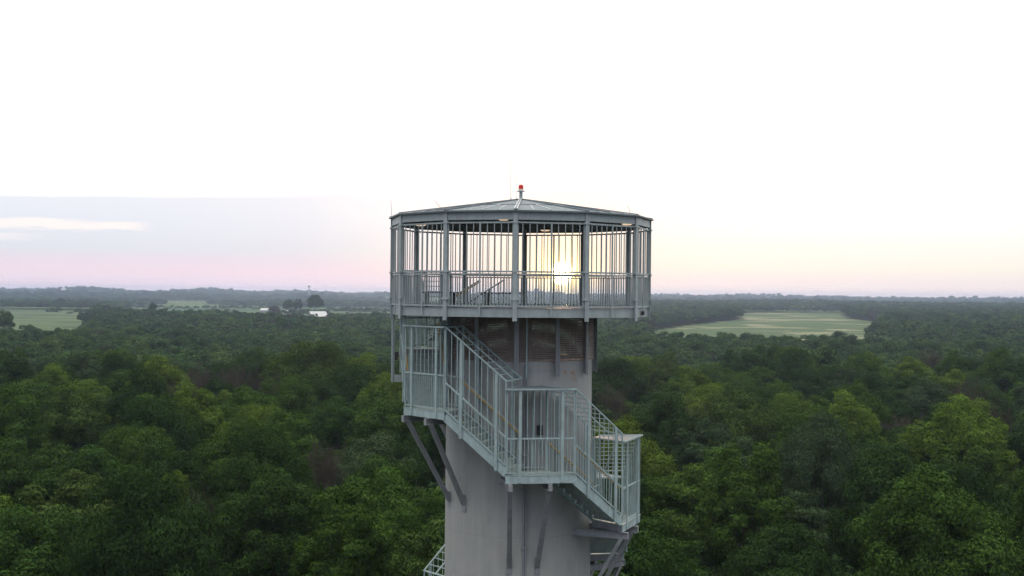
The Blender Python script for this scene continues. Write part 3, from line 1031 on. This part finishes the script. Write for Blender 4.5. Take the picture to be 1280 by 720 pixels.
def put_tree(x, y, proto, tint, top=None, wid=1.0, label=None, group=None, rz=None, kindname=None):
    nm, cm, tm, h, rr = proto
    g = float(Gz(x, y))
    hh = (top if top is not None else h)
    s = hh / h
    t = empty(kindname or ('dead_tree' if nm == 'bare' else 'broadleaf_tree'), (x, y, g - 0.1), random.uniform(0, 6.28) if rz is None else rz)
    t.scale = (wid, wid, s)
    for n_, me in (('crown', cm), ('trunk', tm)):
        o = bpy.data.objects.new(n_, me); COL.objects.link(o); o.parent = t
        c = TINT[tint]; k = random.uniform(0.9, 1.1) * 0.86
        o.color = (c[0] * k * random.uniform(.95, 1.04), c[1] * k, c[2] * k, 1)
    tag(t, label, 'tree', group)
    return t

PD = {p[0]: p for p in PROTO}; PD['bare'] = BARE[0]
def at_px(px, py_top, d):
    """world x,y and tree height for a crown top seen at a picture position when standing d metres away"""
    yu = py_top - 0.0096 * (px - 650)
    x = (px - 650) / F * d
    ztop = E - (yu - 368) / F * d
    return x, d - D, ztop - float(Gz(x, d - D))

placed = []
feature = [
    (345, 588, 108, 'dome', 'dark green', 1.0, 'large dark green domed tree whose round crown fills the lower middle of the left forest'),
    (214, 572, 106, 'tall', 'yellow-green', 0.62, 'slim yellow-green tree just left of the large dark domed tree'),
    (250, 600, 110, 'bare', 'brownish', 0.6, 'bare grey tree between the slim yellow-green tree and the large domed tree'),
    (478, 584, 104, 'round', 'mid green', 1.0, 'fresh green round tree right of the large dark domed tree, by the tower struts'),
    (560, 600, 122, 'lumpy', 'mid green', 0.9, 'green tree partly hidden by the pale tube left of the tower'),
    (395, 424, 232, 'wide', 'olive green', 1.35, 'very tall olive tree standing above the brown thicket left of the tower'),
    (355, 437, 238, 'lumpy', 'olive green', 1.1, 'olive tree at the left shoulder of the very tall olive tree'),
    (455, 441, 226, 'round', 'yellow-green', 1.2, 'tall yellow-green tree between the very tall olive tree and the tower landing'),
    (62, 455, 205, 'round', 'yellow-green', 1.15, 'bright yellow-green tree standing high at the far left of the forest'),
    (102, 470, 196, 'lumpy', 'yellow-green', 1.0, 'yellow-green tree just right of the highest bright tree at the far left'),
    (190, 492, 172, 'round', 'mid green', 1.0, 'green tree below the left end of the brown thicket'),
    (310, 486, 176, 'dome', 'mid green', 1.1, 'broad green tree below the middle of the brown thicket'),
    (205, 452, 236, 'bare', 'brownish', 1.2, None), (228, 450, 244, 'bare', 'brownish', 1.2, None), (262, 452, 240, 'bare', 'brownish', 1.3, None), (292, 450, 247, 'bare', 'brownish', 1.2, None),
    (322, 455, 236, 'bare', 'brownish', 1.2, None), (345, 462, 224, 'bare', 'brownish', 1.1, None), (245, 460, 226, 'bare', 'brownish', 1.1, None), (276, 463, 222, 'bare', 'brownish', 1.1, None),
    (410, 545, 128, 'bare', 'brownish', 1.0, 'bare grey tree poking up between green crowns above the large domed tree'),
    (168, 500, 160, 'bare', 'brownish', 0.9, 'bare dark tree in the gap between two green crowns in the left forest'),
    (800, 444, 290, 'wide', 'yellow-green', 1.2, 'bright green tree just right of the drum under the lookout'),
    (925, 492, 168, 'dome', 'olive green', 1.2, 'olive domed tree in the right forest beside a grey bare tree'),
    (895, 488, 178, 'bare', 'brownish', 1.1, 'grey bare tree left of the olive domed tree in the right forest'),
    (870, 500, 166, 'bare', 'brownish', 1.0, 'low grey bare tree in front of the olive domed tree in the right forest'),
    (1060, 488, 170, 'round', 'yellow-green', 1.0, 'yellow-green round tree standing out in the middle of the right forest'),
    (1015, 500, 158, 'lumpy', 'mid green', 1.0, 'lumpy green tree left of the yellow-green round tree in the right forest'),
    (1210, 466, 214, 'bare', 'brownish', 1.2, 'grey bare tree near the right edge above the yellow-green trees'),
    (1240, 490, 176, 'bare', 'brownish', 1.1, 'grey bare tree at the right edge of the forest'),
    (1185, 458, 250, 'open', 'yellow-green', 1.1, 'loose yellow-green tree high in the forest near the right edge'),
    (850, 575, 118, 'open', 'mid green', 1.1, 'fresh green loose tree right of the lowest visible stair landing'),
    (905, 560, 128, 'round', 'mid green', 1.05, 'fresh green tree two crowns right of the lowest visible landing'),
    (760, 640, 88, 'dome', 'dark green', 0.9, 'dark tree close behind the lower right stair struts'),
    (30, 540, 128, 'lumpy', 'dark green', 1.1, 'dark lumpy tree at the left edge of the forest'),
    (110, 556, 122, 'round', 'dark green', 1.1, 'dark round tree left of the slim yellow-green tree'),
]
for (px, pt, d, fm, ti, wd, lb) in feature:
    x, y, h = at_px(px, pt, d)
    if fm == 'bare': pr = random.choice(BARE)
    else: pr = PD[fm]
    if lb is None: lb = 'bare grey-brown tree in the dead thicket left of the tower'
    put_tree(x, y, pr, ti, h, wd, lb, 'forest trees near the tower')
    placed.append((x, y, pr[4] * wd))

# the other near trees: dart throwing inside the view wedge, nearest first
cand = []
for _ in range(24000):
    d = math.sqrt(random.uniform(90 ** 2, 330 ** 2))
    x = random.uniform(-0.47, 0.45) * d
    cand.append((d, x))
random.shuffle(cand)
near_pts = []
cell = {}
def can(x, y, r):
    k = (int(x // 10), int(y // 10))
    for i in (-1, 0, 1):
        for j in (-1, 0, 1):
            for (a, b, q) in cell.get((k[0] + i, k[1] + j), ()):
                if (a - x) ** 2 + (b - y) ** 2 < ((r + q) * 0.99) ** 2: return False
    return True
def addc(x, y, r): cell.setdefault((int(x // 10), int(y // 10)), []).append((x, y, r))
for (x, y, r) in placed: addc(x, y, r * 0.8)
for d, x in cand:
    y = d - D
    if x * x + y * y < 8.5 ** 2: continue
    if d < 200:
        r = random.uniform(4.2, 5.6)
    else:
        r = random.uniform(4.4, 6.0)
    pxx = 650 + F * x / d
    if 190 < pxx < 430 and d < 106: continue
    if can(x, y, r):
        addc(x, y, r); near_pts.append((d, x, y, r))
near_pts.sort()
n_ind = 300 - len(feature)
tnames = ['dark green'] * 6 + ['deep green'] * 4 + ['mid green'] * 6 + ['yellow-green'] * 4 + ['olive green'] * 3 + ['grey-green'] * 1
from math import floor
def behind_tower(x, d):
    px = 650 + F * x / d
    return 590 < px < 705 and d > 100
ind = [p for p in near_pts if not behind_tower(p[1], p[0])][:n_ind]
indset = set(id(p) for p in ind)
for p in ind:
    d, x, y, r = p
    # patches of one tone, as in the photograph
    patch = sin(x / 23.0 + 1.0) * cos(y / 31.0) + 0.5 * sin(x / 9.0 + y / 13.0)
    u = random.random()
    if u < 0.06 and d > 130: pr = random.choice(BARE); ti = 'brownish'
    else:
        pr = random.choice(PROTO)
        if patch > 0.75: ti = random.choice(['yellow-green', 'mid green', 'mid green', 'olive green'])
        elif patch < -0.6: ti = random.choice(['deep green', 'dark green', 'grey-green'])
        else: ti = random.choice(tnames)
    px = 650 + F * x / d
    h = 16.2 + 1.4 * sin(x / 37.0 + y / 50.0) + random.gauss(0, 1.9)
    h = min(max(h, 12.0), 20.0)
    # keep what the camera sees over the nearest crowns open
    if d < 75: h = min(h, 15.0)
    side = 'left' if px < 650 else 'right'
    row = 'in the nearest rows of the forest' if d < 120 else ('in the middle rows of the forest' if d < 190 else 'in the farther rows of the forest')
    lb = f"{ti if pr[0] != 'bare' else ''} {FORM[pr[0]]} tree {row} {side} of the tower".strip()
    put_tree(x, y, pr, ti, h, r / pr[4] * 1.04 if pr[0] != 'tall' else r / 5.0 * 1.15, lb, 'forest trees near the tower')

# ---- the far woods: one mass --------------------------------------------
pc = bpy.data.collections.new('distant_tree_kinds')
def proto_obj(i, me):
    o = bpy.data.objects.new('distant_tree_%02d' % i, me); pc.objects.link(o); return o
k = 0
for i in range(5):      # 0-4: 250 .. 650 m
    me, _ = crown_mesh('woods_crown', 400 + i, [5.2, 5.8, 4.4, 6.2, 5.0][i], 12.0, 3.5, 60, 9000, 0.46, M['leaf_far'], -0.3, 1.0, 0.15)
    proto_obj(k, me); k += 1
for i in range(4):      # 5-8: 650 .. 2000 m
    me, _ = crown_mesh('woods_crown', 420 + i, [6.0, 6.8, 5.4, 7.2][i], 14.5, 1.0, 34, 2400, 0.95, M['leaf_far'], -0.2, 1.0, 0.1)
    proto_obj(k, me); k += 1
for i in range(4):      # 9-12: beyond 2000 m
    me, _ = crown_mesh('woods_crown', 440 + i, [11, 12.5, 10, 13.5][i], 14.5, 1.0, 16, 420, 4.2, M['leaf_far'], -0.15, 0.9, 0.1)
    proto_obj(k, me); k += 1
bt = bpy.data.meshes.new('woods_bare')
tw = twig_mesh('woods_bare', 501, 14.0, 0.5, M['deadwood'], 0.6, 0.05)
proto_obj(k, tw); k += 1     # 13

PX, PY, PZ, PS, PR_, PI_ = [], [], [], [], [], []
def addf(x, y, sx, sz, idx, z=None):
    PX.append(x); PY.append(y); PZ.append(float(Gz(x, y)) - 0.2 if z is None else z); PS.append((sx, sx, sz)); PR_.append(random.uniform(0, 6.28)); PI_.append(idx)
for p in near_pts:
    if id(p) in indset: continue
    d, x, y, r = p
    if d > 250 or behind_tower(x, d):
        pass
    h = (16.2 + 1.4 * sin(x / 37.0 + y / 50.0) + random.gauss(0, 1.3)) / 15.5
    addf(x, y, r / 5.2 * 1.1, h, 13 if random.random() < 0.05 else random.randrange(5))

def fields_mask(x, y):
    return inpoly(x, y, WR) | inpoly(x, y, WL) | inpoly(x, y, WM)
def band(d0, d1, cellsz, i0, n, hbase, hvar, sx, keep=None, bare=0.0):
    d = d0
    ds = np.arange(d0, d1, cellsz)
    for dd in ds:
        wd = dd * 0.47
        xs = np.arange(-wd, wd, cellsz) + RS.uniform(-.42, .42, len(np.arange(-wd, wd, cellsz))) * cellsz
        yy = dd - D + RS.uniform(-.45, .45, len(xs)) * cellsz
        ok = ~fields_mask(xs, yy)
        if keep is not None: ok &= keep(xs, yy + D)
        for x, y in zip(xs[ok], yy[ok]):
            b = RS.rand() < bare
            big = 1 + 0.10 * math.sin(x / 61.0 + y / 83.0) + RS.normal(0, hvar)
            addf(float(x), float(y), sx * RS.uniform(0.85, 1.2), hbase * big, 13 if b else int(i0 + RS.randint(n)))
band(330, 640, 9.4, 0, 5, 0.98, 0.09, 1.1, bare=0.03)
def keep_mid(x, d):
    px = 650 + F * x / d
    return np.ones(len(x), bool)
band(640, 2050, 12.2, 5, 4, 0.92, 0.08, 1.12, keep=keep_mid)
def keep_far(x, d):
    px = 650 + F * x / d
    n = np.sin(x / 260.0 + 0.8 * np.sin(d / 400.0)) + 0.8 * np.sin(d / 190.0 + x / 900.0) + 0.5 * np.sin(x / 97.0 + d / 150.0)
    right = px > 700
    thr = np.where(right, np.where(d < 2900, -9, -0.3), np.where(d < 2600, 0.15, -0.35))
    # a belt of trees closing the fields on the left
    belt = (~right) & (d < 2150)
    return (n > thr) | belt
band(2050, 3600, 23, 9, 4, 0.82, 0.10, 1.1, keep=keep_far)
band(3600, 7600, 27, 9, 4, 0.80, 0.42, 0.95, keep=keep_far)

def fill_points(me, PX, PY, PZ, PS, PR_, PI_):
    co = np.array(list(zip(PX, PY, PZ)), np.float32)
    me.vertices.add(len(co)); me.vertices.foreach_set('co', co.ravel())
    a = me.attributes.new('scl', 'FLOAT_VECTOR', 'POINT'); a.data.foreach_set('vector', np.array(PS, np.float32).ravel())
    a = me.attributes.new('rotz', 'FLOAT', 'POINT'); a.data.foreach_set('value', np.array(PR_, np.float32))
    a = me.attributes.new('pick', 'INT', 'POINT'); a.data.foreach_set('value', np.array(PI_, np.int32))
    me.update()
for (x0, y0, x1, y1, n_) in ((150, 391.5, 345, 390.5, 42), (345, 396, 412, 399, 26), (412, 393, 520, 394, 40), (60, 399, 118, 400, 5), (170, 402, 300, 398, 16)):
    for q_ in range(n_):
        t_ = (q_ + random.uniform(-.4, .4)) / n_
        gx, gy = unproject(x0 + (x1 - x0) * t_, y0 + (y1 - y0) * t_ + random.uniform(-.25, .25))
        addf(float(gx), float(gy), random.uniform(.45, 1.0), random.uniform(.3, .75), 5 + random.randrange(4))
me = bpy.data.meshes.new('distant_woods')
fill_points(me, PX, PY, PZ, PS, PR_, PI_)
co = PX
wo = bpy.data.objects.new('distant_woods', me); COL.objects.link(wo)
tag(wo, 'unbroken mass of woodland stretching from the near trees to the horizon', 'woods', kind='stuff')
ng = bpy.data.node_groups.new('scatter_woods', 'GeometryNodeTree')
ng.interface.new_socket('Geometry', in_out='INPUT', socket_type='NodeSocketGeometry')
ng.interface.new_socket('Geometry', in_out='OUTPUT', socket_type='NodeSocketGeometry')
gi = ng.nodes.new('NodeGroupInput'); gout = ng.nodes.new('NodeGroupOutput')
iop = ng.nodes.new('GeometryNodeInstanceOnPoints')
ci = ng.nodes.new('GeometryNodeCollectionInfo'); ci.inputs['Collection'].default_value = pc; ci.inputs['Separate Children'].default_value = True; ci.inputs['Reset Children'].default_value = True
def named(nm, ty):
    n = ng.nodes.new('GeometryNodeInputNamedAttribute'); n.data_type = ty; n.inputs['Name'].default_value = nm
    return [o for o in n.outputs if o.enabled and o.name == 'Attribute'][0]
cx = ng.nodes.new('ShaderNodeCombineXYZ')
ng.links.new(named('rotz', 'FLOAT'), cx.inputs[2])
e2r = ng.nodes.new('FunctionNodeEulerToRotation'); ng.links.new(cx.outputs[0], e2r.inputs[0])
ng.links.new(gi.outputs[0], iop.inputs['Points'])
ng.links.new(ci.outputs[0], iop.inputs['Instance'])
iop.inputs['Pick Instance'].default_value = True
ng.links.new(named('pick', 'INT'), iop.inputs['Instance Index'])
ng.links.new(e2r.outputs[0], iop.inputs['Rotation'])
ng.links.new(named('scl', 'FLOAT_VECTOR'), iop.inputs['Scale'])
ng.links.new(iop.outputs[0], gout.inputs[0])
md = wo.modifiers.new('scatter', 'NODES'); md.node_group = ng
# low growth filling the gaps between the near trees
PX, PY, PZ, PS, PR_, PI_ = [], [], [], [], [], []
for _ in range(1700):
    d = math.sqrt(random.uniform(70 ** 2, 270 ** 2)); x = random.uniform(-0.46, 0.45) * d; y = d - D
    if x * x + y * y < 49: continue
    k_ = random.uniform(0.28, 0.5)
    addf(x, y, k_, k_ * random.uniform(0.9, 1.25), random.randrange(5), float(Gz(x, y)) - 2.6)
me = bpy.data.meshes.new('undergrowth'); fill_points(me, PX, PY, PZ, PS, PR_, PI_)
ug = bpy.data.objects.new('undergrowth', me); COL.objects.link(ug)
tag(ug, 'low green undergrowth between the trunks of the near forest', 'undergrowth', kind='stuff')
md = ug.modifiers.new('scatter', 'NODES'); md.node_group = ng
print('woods instances', len(co), 'near', len(ind), 'near_pts', len(near_pts))

# ---- far single trees, farm buildings, water tower -------------------------
far_single = [
    (394, 368, 1500, 'wide', 'deep green', 1.5, 'tall dark tree standing above the white-roofed barn'),
    (373, 372, 1600, 'tall', 'deep green', 1.5, 'slim dark tree left of the tallest tree behind the farm'),
    (361, 374, 1620, 'wide', 'dark green', 1.3, 'broad dark tree left of the slim tree behind the farm'),
    (343, 382, 1450, 'dome', 'brownish', 1.2, 'brownish block-shaped tree at the left of the farm'),
    (74, 372, 1960, 'round', 'deep green', 1.7, 'tall dark tree rising from the hedge behind the left field'),
    (191, 377, 1250, 'open', 'deep green', 1.0, 'open dark tree standing up right of the left field'),
    (102, 389, 1100, 'tall', 'dark green', 1.3, 'lone dark tree standing inside the left field'),
    (4, 387, 780, 'round', 'olive green', 1.3, 'olive tree at the left edge in front of the striped field'),
    (415, 391, 1250, 'dome', 'dark green', 1.2, 'dark tree just right of the white barn roof'),
]
for (px, pt, d, fm, ti, wd, lb) in far_single:
    x, y, h = at_px(px, pt, d)
    put_tree(x, y, PD[fm], ti, h, wd, lb, 'single trees in the far farmland')
def barn(px, pyb, d, w, dep, hw, hr, rz, label, wall='barnwall'):
    x = (px - 650) / F * d; y = d - D
    z = float(Gz(x, y))
    b = empty('barn', (x, y, z), rz); tag(b, label, 'barn', 'farm buildings')
    mb = MB(); mb.slab([(-w / 2, -dep / 2), (w / 2, -dep / 2), (w / 2, dep / 2), (-w / 2, dep / 2)], -1, hw)
    mb.prism([(-w / 2, -dep / 2, hw), (-w / 2, dep / 2, hw), (-w / 2, 0, hw + hr)], [(w / 2, -dep / 2, hw), (w / 2, dep / 2, hw), (w / 2, 0, hw + hr)])
    mb.build('wall', wall, b)
    mb = MB()
    for sg in (-1, 1):
        p0 = Vector((0, sg * (dep / 2 + .6), hw - .05)); p1 = Vector((0, 0, hw + hr + .15))
        a_ = Vector((-w / 2 - .6, 0, 0)); c_ = Vector((w / 2 + .6, 0, 0)); tt = Vector((0, 0, .25))
        mb.prism([p0 + a_, p1 + a_, p1 + c_, p0 + c_], [p0 + a_ + tt, p1 + a_ + tt, p1 + c_ + tt, p0 + c_ + tt])
    mb.build('roof', 'barnroof', b)
    mb = MB(); mb.slab([(-2, -dep / 2 - .08), (2, -dep / 2 - .08), (2, -dep / 2 + .02), (-2, -dep / 2 + .02)], 0, 3.2)
    mb.build('door', 'steel_dark', b)
barn(397, 0, 1330, 17, 13, 5.5, 5.0, R(32), 'long white-roofed barn in front of the tall dark tree left of the tower')
barn(331, 0, 1900, 11, 9, 4, 3, R(-15), 'small white farm building at the edge of the green field')
barn(360, 0, 1750, 9, 8, 4, 3, R(30), 'small pale farm building under the dark trees left of the barn')
barn(81, 0, 5200, 40, 16, 8, 5, R(5), 'long pale building on the far ridge above the left field')

wx, wy = (386 - 650) / F * 4600, 4600 - D
wt = empty('water_tower', (wx, wy, float(Gz(wx, wy)))); tag(wt, 'small pale water tower on the far horizon left of the lookout', 'water tower')
zt = 26 + E - float(Gz(wx, wy))
mb = MB()
prof = [(0.1, zt), (3.0, zt - .6), (4.8, zt - 2.5), (5.2, zt - 4.5), (4.6, zt - 6.5), (2.4, zt - 8.4), (1.2, zt - 9.5)]
b = 0
for r_, z_ in prof:
    for i in range(20): mb.v.append((r_ * cos(i * pi / 10), r_ * sin(i * pi / 10), z_))
for k_ in range(len(prof) - 1):
    for i in range(20):
        j = (i + 1) % 20; mb.f.append((k_ * 20 + i, k_ * 20 + j, (k_ + 1) * 20 + j, (k_ + 1) * 20 + i))
mb.build('tank', 'steel_dark', wt, smooth=True)
mb = MB(); mb.tube((0, 0, 0), (0, 0, zt - 9), 2.6, 16, 1.3); mb.build('shaft', 'steel_dark', wt)

# ================================================================== AIR
mb = MB()
mb.slab([(-8700, -8700), (8700, -8700), (8700, 8700), (-8700, 8700)], -9.0, E + 30)
hz = mb.build('haze', 'black')
m, nt = new_mat('haze_air')
pv = N(nt, 'ShaderNodeVolumePrincipled')
pv.inputs['Color'].default_value = (0.36, 0.52, 0.80, 1)
pv.inputs['Density'].default_value = 0.00013
pv.inputs['Anisotropy'].default_value = 0.55
o_ = N(nt, 'ShaderNodeOutputMaterial'); nt.links.new(pv.outputs[0], o_.inputs['Volume'])
hz.data.materials.clear(); hz.data.materials.append(m)
tag(hz, kind='stuff')

# ================================================================== SKY and SUN
SUN_AZ = 1.85; SUN_EL = 0.95
w = bpy.data.worlds.new('World'); sc.world = w; w.use_nodes = True
nt = w.node_tree; nt.nodes.clear()
tc = N(nt, 'ShaderNodeTexCoord').outputs['Generated']
nv = N(nt, 'ShaderNodeVectorMath', operation='NORMALIZE'); nt.links.new(tc, nv.inputs[0]); dirv = nv.outputs[0]
sx = N(nt, 'ShaderNodeSeparateXYZ'); nt.links.new(dirv, sx.inputs[0])
X_, Y_, Z_ = sx.outputs
el = math_n(nt, 'MULTIPLY', math_n(nt, 'ARCSINE', Z_), 180 / pi)
az = math_n(nt, 'MULTIPLY', math_n(nt, 'ARCTAN2', X_, Y_), 180 / pi)
sky = N(nt, 'ShaderNodeTexSky'); sky.sky_type = 'NISHITA'; sky.sun_disc = False
sky.sun_elevation = R(SUN_EL + 1.0); sky.sun_rotation = R(SUN_AZ); sky.air_density = 1.0; sky.dust_density = 2.0; sky.ozone_density = 1.5

def ramp(v, a, b, stops):
    f = maprange(nt, v, a, b, smooth=False)
    cr = N(nt, 'ShaderNodeValToRGB')
    els = cr.color_ramp.elements
    while len(els) > 1: els.remove(els[-1])
    els[0].position = (stops[0][0] - a) / (b - a); els[0].color = stops[0][1] + (1,)
    for s_, c_ in stops[1:]:
        e = els.new((s_ - a) / (b - a)); e.color = c_ + (1,)
    nt.links.new(f, cr.inputs[0])
    return cr.outputs[0]
# wisps
nz = noise(nt, scaled(nt, dirv, (2.0, 2.0, 14.0)), 3.0, 5, 0.6)
nzf = noise(nt, scaled(nt, dirv, (6.0, 6.0, 60.0)), 3.0, 5, 0.6)
el2 = math_n(nt, 'ADD', el, math_n(nt, 'MULTIPLY', math_n(nt, 'SUBTRACT', nz, 0.5), 0.5))
left = ramp(el, -2, 10, [(-2, (1.1, .92, 1.02)), (0.1, (1.12, .93, 1.04)), (0.4, (1.03, .84, .95)), (0.9, (.95, .79, .88)), (1.35, (.86, .78, .88)), (1.8, (.775, .81, .89)), (2.8, (.80, .85, .94)), (4.1, (.85, .89, .97)), (6.0, (.9, .93, .98))])
right = ramp(el, -2, 10, [(-2, (1.2, 1.0, .95)), (0.1, (1.2, 1.0, .96)), (0.7, (1.06, .93, .89)), (1.3, (1.03, .985, .87)), (2.2, (1.03, 1.01, .94)), (3.0, (1.05, 1.05, 1.02)), (4.2, (1.1, 1.1, 1.08))])
lr = maprange(nt, math_n(nt, 'ADD', az, math_n(nt, 'MULTIPLY', math_n(nt, 'SUBTRACT', nz, 0.5), 5.0)), -11.0, 1.5)
low = mixc(nt, lr, left, right)
# bright overcast above the edge of the low cloud bank
edge = math_n(nt, 'ADD', 4.13, math_n(nt, 'ADD', math_n(nt, 'MULTIPLY', math_n(nt, 'SUBTRACT', nzf, 0.5), 0.16), math_n(nt, 'MULTIPLY', math_n(nt, 'MULTIPLY', az, az), -0.00068)))
wide = math_n(nt, 'ADD', 0.22, math_n(nt, 'MULTIPLY', maprange(nt, az, -14, -2), 1.6))
k_ = math_n(nt, 'DIVIDE', math_n(nt, 'SUBTRACT', el, edge), wide)
up_f = maprange(nt, k_, 0.0, 1.0)
front_hi = (1.22, 1.22, 1.19)
col = mixc(nt, up_f, low, front_hi)
# streak of lit cloud in the bank
st = math_n(nt, 'MULTIPLY', maprange(nt, math_n(nt, 'ABSOLUTE', math_n(nt, 'SUBTRACT', math_n(nt, 'ADD', el, math_n(nt, 'MULTIPLY_ADD', nzf, 0.7, -0.35)), math_n(nt, 'MULTIPLY_ADD', az, -0.001, 2.74))), 0.30, 0.05), maprange(nt, az, -15.8, -17.2))
st2 = math_n(nt, 'MULTIPLY', maprange(nt, math_n(nt, 'ABSOLUTE', math_n(nt, 'SUBTRACT', math_n(nt, 'ADD', el, math_n(nt, 'MULTIPLY_ADD', nzf, 0.6, -0.3)), 2.22)), 0.2, 0.02), maprange(nt, az, -19.5, -22.5))
st = math_n(nt, 'MAXIMUM', st, math_n(nt, 'MULTIPLY', st2, 0.5))
col = mixc(nt, st, col, (1.02, .97, .96))
# the dome dims and turns blue away from the sunset
fr = math_n(nt, 'MULTIPLY_ADD', Y_, 0.94, math_n(nt, 'MULTIPLY', X_, 0.03))
back = mixc(nt, maprange(nt, nz, 0.35, 0.65), (.40, .44, .55), (.50, .53, .62))
hi_amt = maprange(nt, fr, -0.15, 0.85)
zen = mixc(nt, maprange(nt, Z_, 0.50, 0.97), col, (2.9, 2.78, 2.5))
back = mixc(nt, maprange(nt, Z_, 0.45, 0.97), back, (2.9, 2.78, 2.5))
dome = mixc(nt, hi_amt, back, zen)
# Nishita gradient under the cloud
ns_ = N(nt, 'ShaderNodeVectorMath', operation='SCALE'); nt.links.new(sky.outputs[0], ns_.inputs[0]); ns_.inputs['Scale'].default_value = 0.008
dome = mixc(nt, 1.0, dome, ns_.outputs[0], 'ADD')
# the sun and its aureole behind thin cloud
sd = Vector((sin(R(SUN_AZ)) * cos(R(SUN_EL)), cos(R(SUN_AZ)) * cos(R(SUN_EL)), sin(R(SUN_EL))))
dt = N(nt, 'ShaderNodeVectorMath', operation='DISTANCE'); nt.links.new(dirv, dt.inputs[0]); dt.inputs[1].default_value = sd
ang = math_n(nt, 'MULTIPLY', dt.outputs['Value'], 180 / pi)
def glow(scale, amp, colr):
    g = math_n(nt, 'MULTIPLY', math_n(nt, 'EXPONENT', math_n(nt, 'MULTIPLY', ang, -1 / scale)), amp)
    v = N(nt, 'ShaderNodeVectorMath', operation='SCALE'); v.inputs[0].default_value = colr; nt.links.new(g, v.inputs['Scale'])
    return v.outputs[0]
def near(scale, amp):
    return math_n(nt, 'MULTIPLY', math_n(nt, 'EXPONENT', math_n(nt, 'MULTIPLY', ang, -1 / scale)), amp)
dome = mixc(nt, near(2.8, 0.85), dome, (1.14, .86, .74))
dome = mixc(nt, near(1.2, 0.95), dome, (1.32, 1.02, .46))
dome = mixc(nt, 1.0, dome, glow(0.55, 6.0, (1.0, .70, .22)), 'ADD')
core = maprange(nt, ang, 0.58, 0.30)
v = N(nt, 'ShaderNodeVectorMath', operation='SCALE'); v.inputs[0].default_value = (1.0, .82, .5); nt.links.new(math_n(nt, 'MULTIPLY', core, 14.0), v.inputs['Scale'])
dome = mixc(nt, 1.0, dome, v.outputs[0], 'ADD')
sc10 = N(nt, 'ShaderNodeVectorMath', operation='SCALE'); nt.links.new(dome, sc10.inputs[0]); sc10.inputs['Scale'].default_value = 10.0
bg = N(nt, 'ShaderNodeBackground'); bg.inputs['Strength'].default_value = 0.1
nt.links.new(sc10.outputs[0], bg.inputs['Color'])
wo_ = N(nt, 'ShaderNodeOutputWorld'); nt.links.new(bg.outputs[0], wo_.inputs['Surface'])
w.cycles.sampling_method = 'MANUAL'; w.cycles.sample_map_resolution = 2048

sl = bpy.data.lights.new('sun', 'SUN'); sl.energy = 1.7; sl.angle = R(0.6); sl.color = (1.0, 0.60, 0.36)
so = bpy.data.objects.new('sun', sl); COL.objects.link(so)
so.rotation_euler = (-sd).to_track_quat('-Z', 'Y').to_euler()

# ================================================================== CAMERA
cam = bpy.data.cameras.new('camera'); co_ = bpy.data.objects.new('camera', cam); COL.objects.link(co_)
cam.sensor_width = 36.0; cam.lens = 36.0 * F / 1280.0
cam.clip_start = 0.5; cam.clip_end = 40000
yaw = -10 / F; pitch = 8 / F; roll = R(0.55)
fwd = Vector((sin(yaw) * cos(pitch), cos(yaw) * cos(pitch), sin(pitch)))
q = fwd.to_track_quat('-Z', 'Y').to_matrix()
q = q @ Matrix.Rotation(roll, 3, 'Z')
co_.matrix_world = Matrix.Translation((0, -D, E)) @ q.to_4x4()
sc.camera = co_

sc.view_settings.view_transform = 'Standard'; sc.view_settings.look = 'None'
sc.view_settings.exposure = 0.0; sc.view_settings.gamma = 1.0
sc.render.engine = 'CYCLES'
sc.cycles.use_denoising = True
try: sc.cycles.denoiser = 'OPENIMAGEDENOISE'
except Exception: pass
sc.cycles.max_bounces = 6; sc.cycles.diffuse_bounces = 3; sc.cycles.glossy_bounces = 2; sc.cycles.transmission_bounces = 3
sc.cycles.volume_bounces = 0; sc.cycles.transparent_max_bounces = 8
sc.cycles.sample_clamp_indirect = 4.0
sc.cycles.use_adaptive_sampling = True; sc.cycles.adaptive_threshold = 0.02
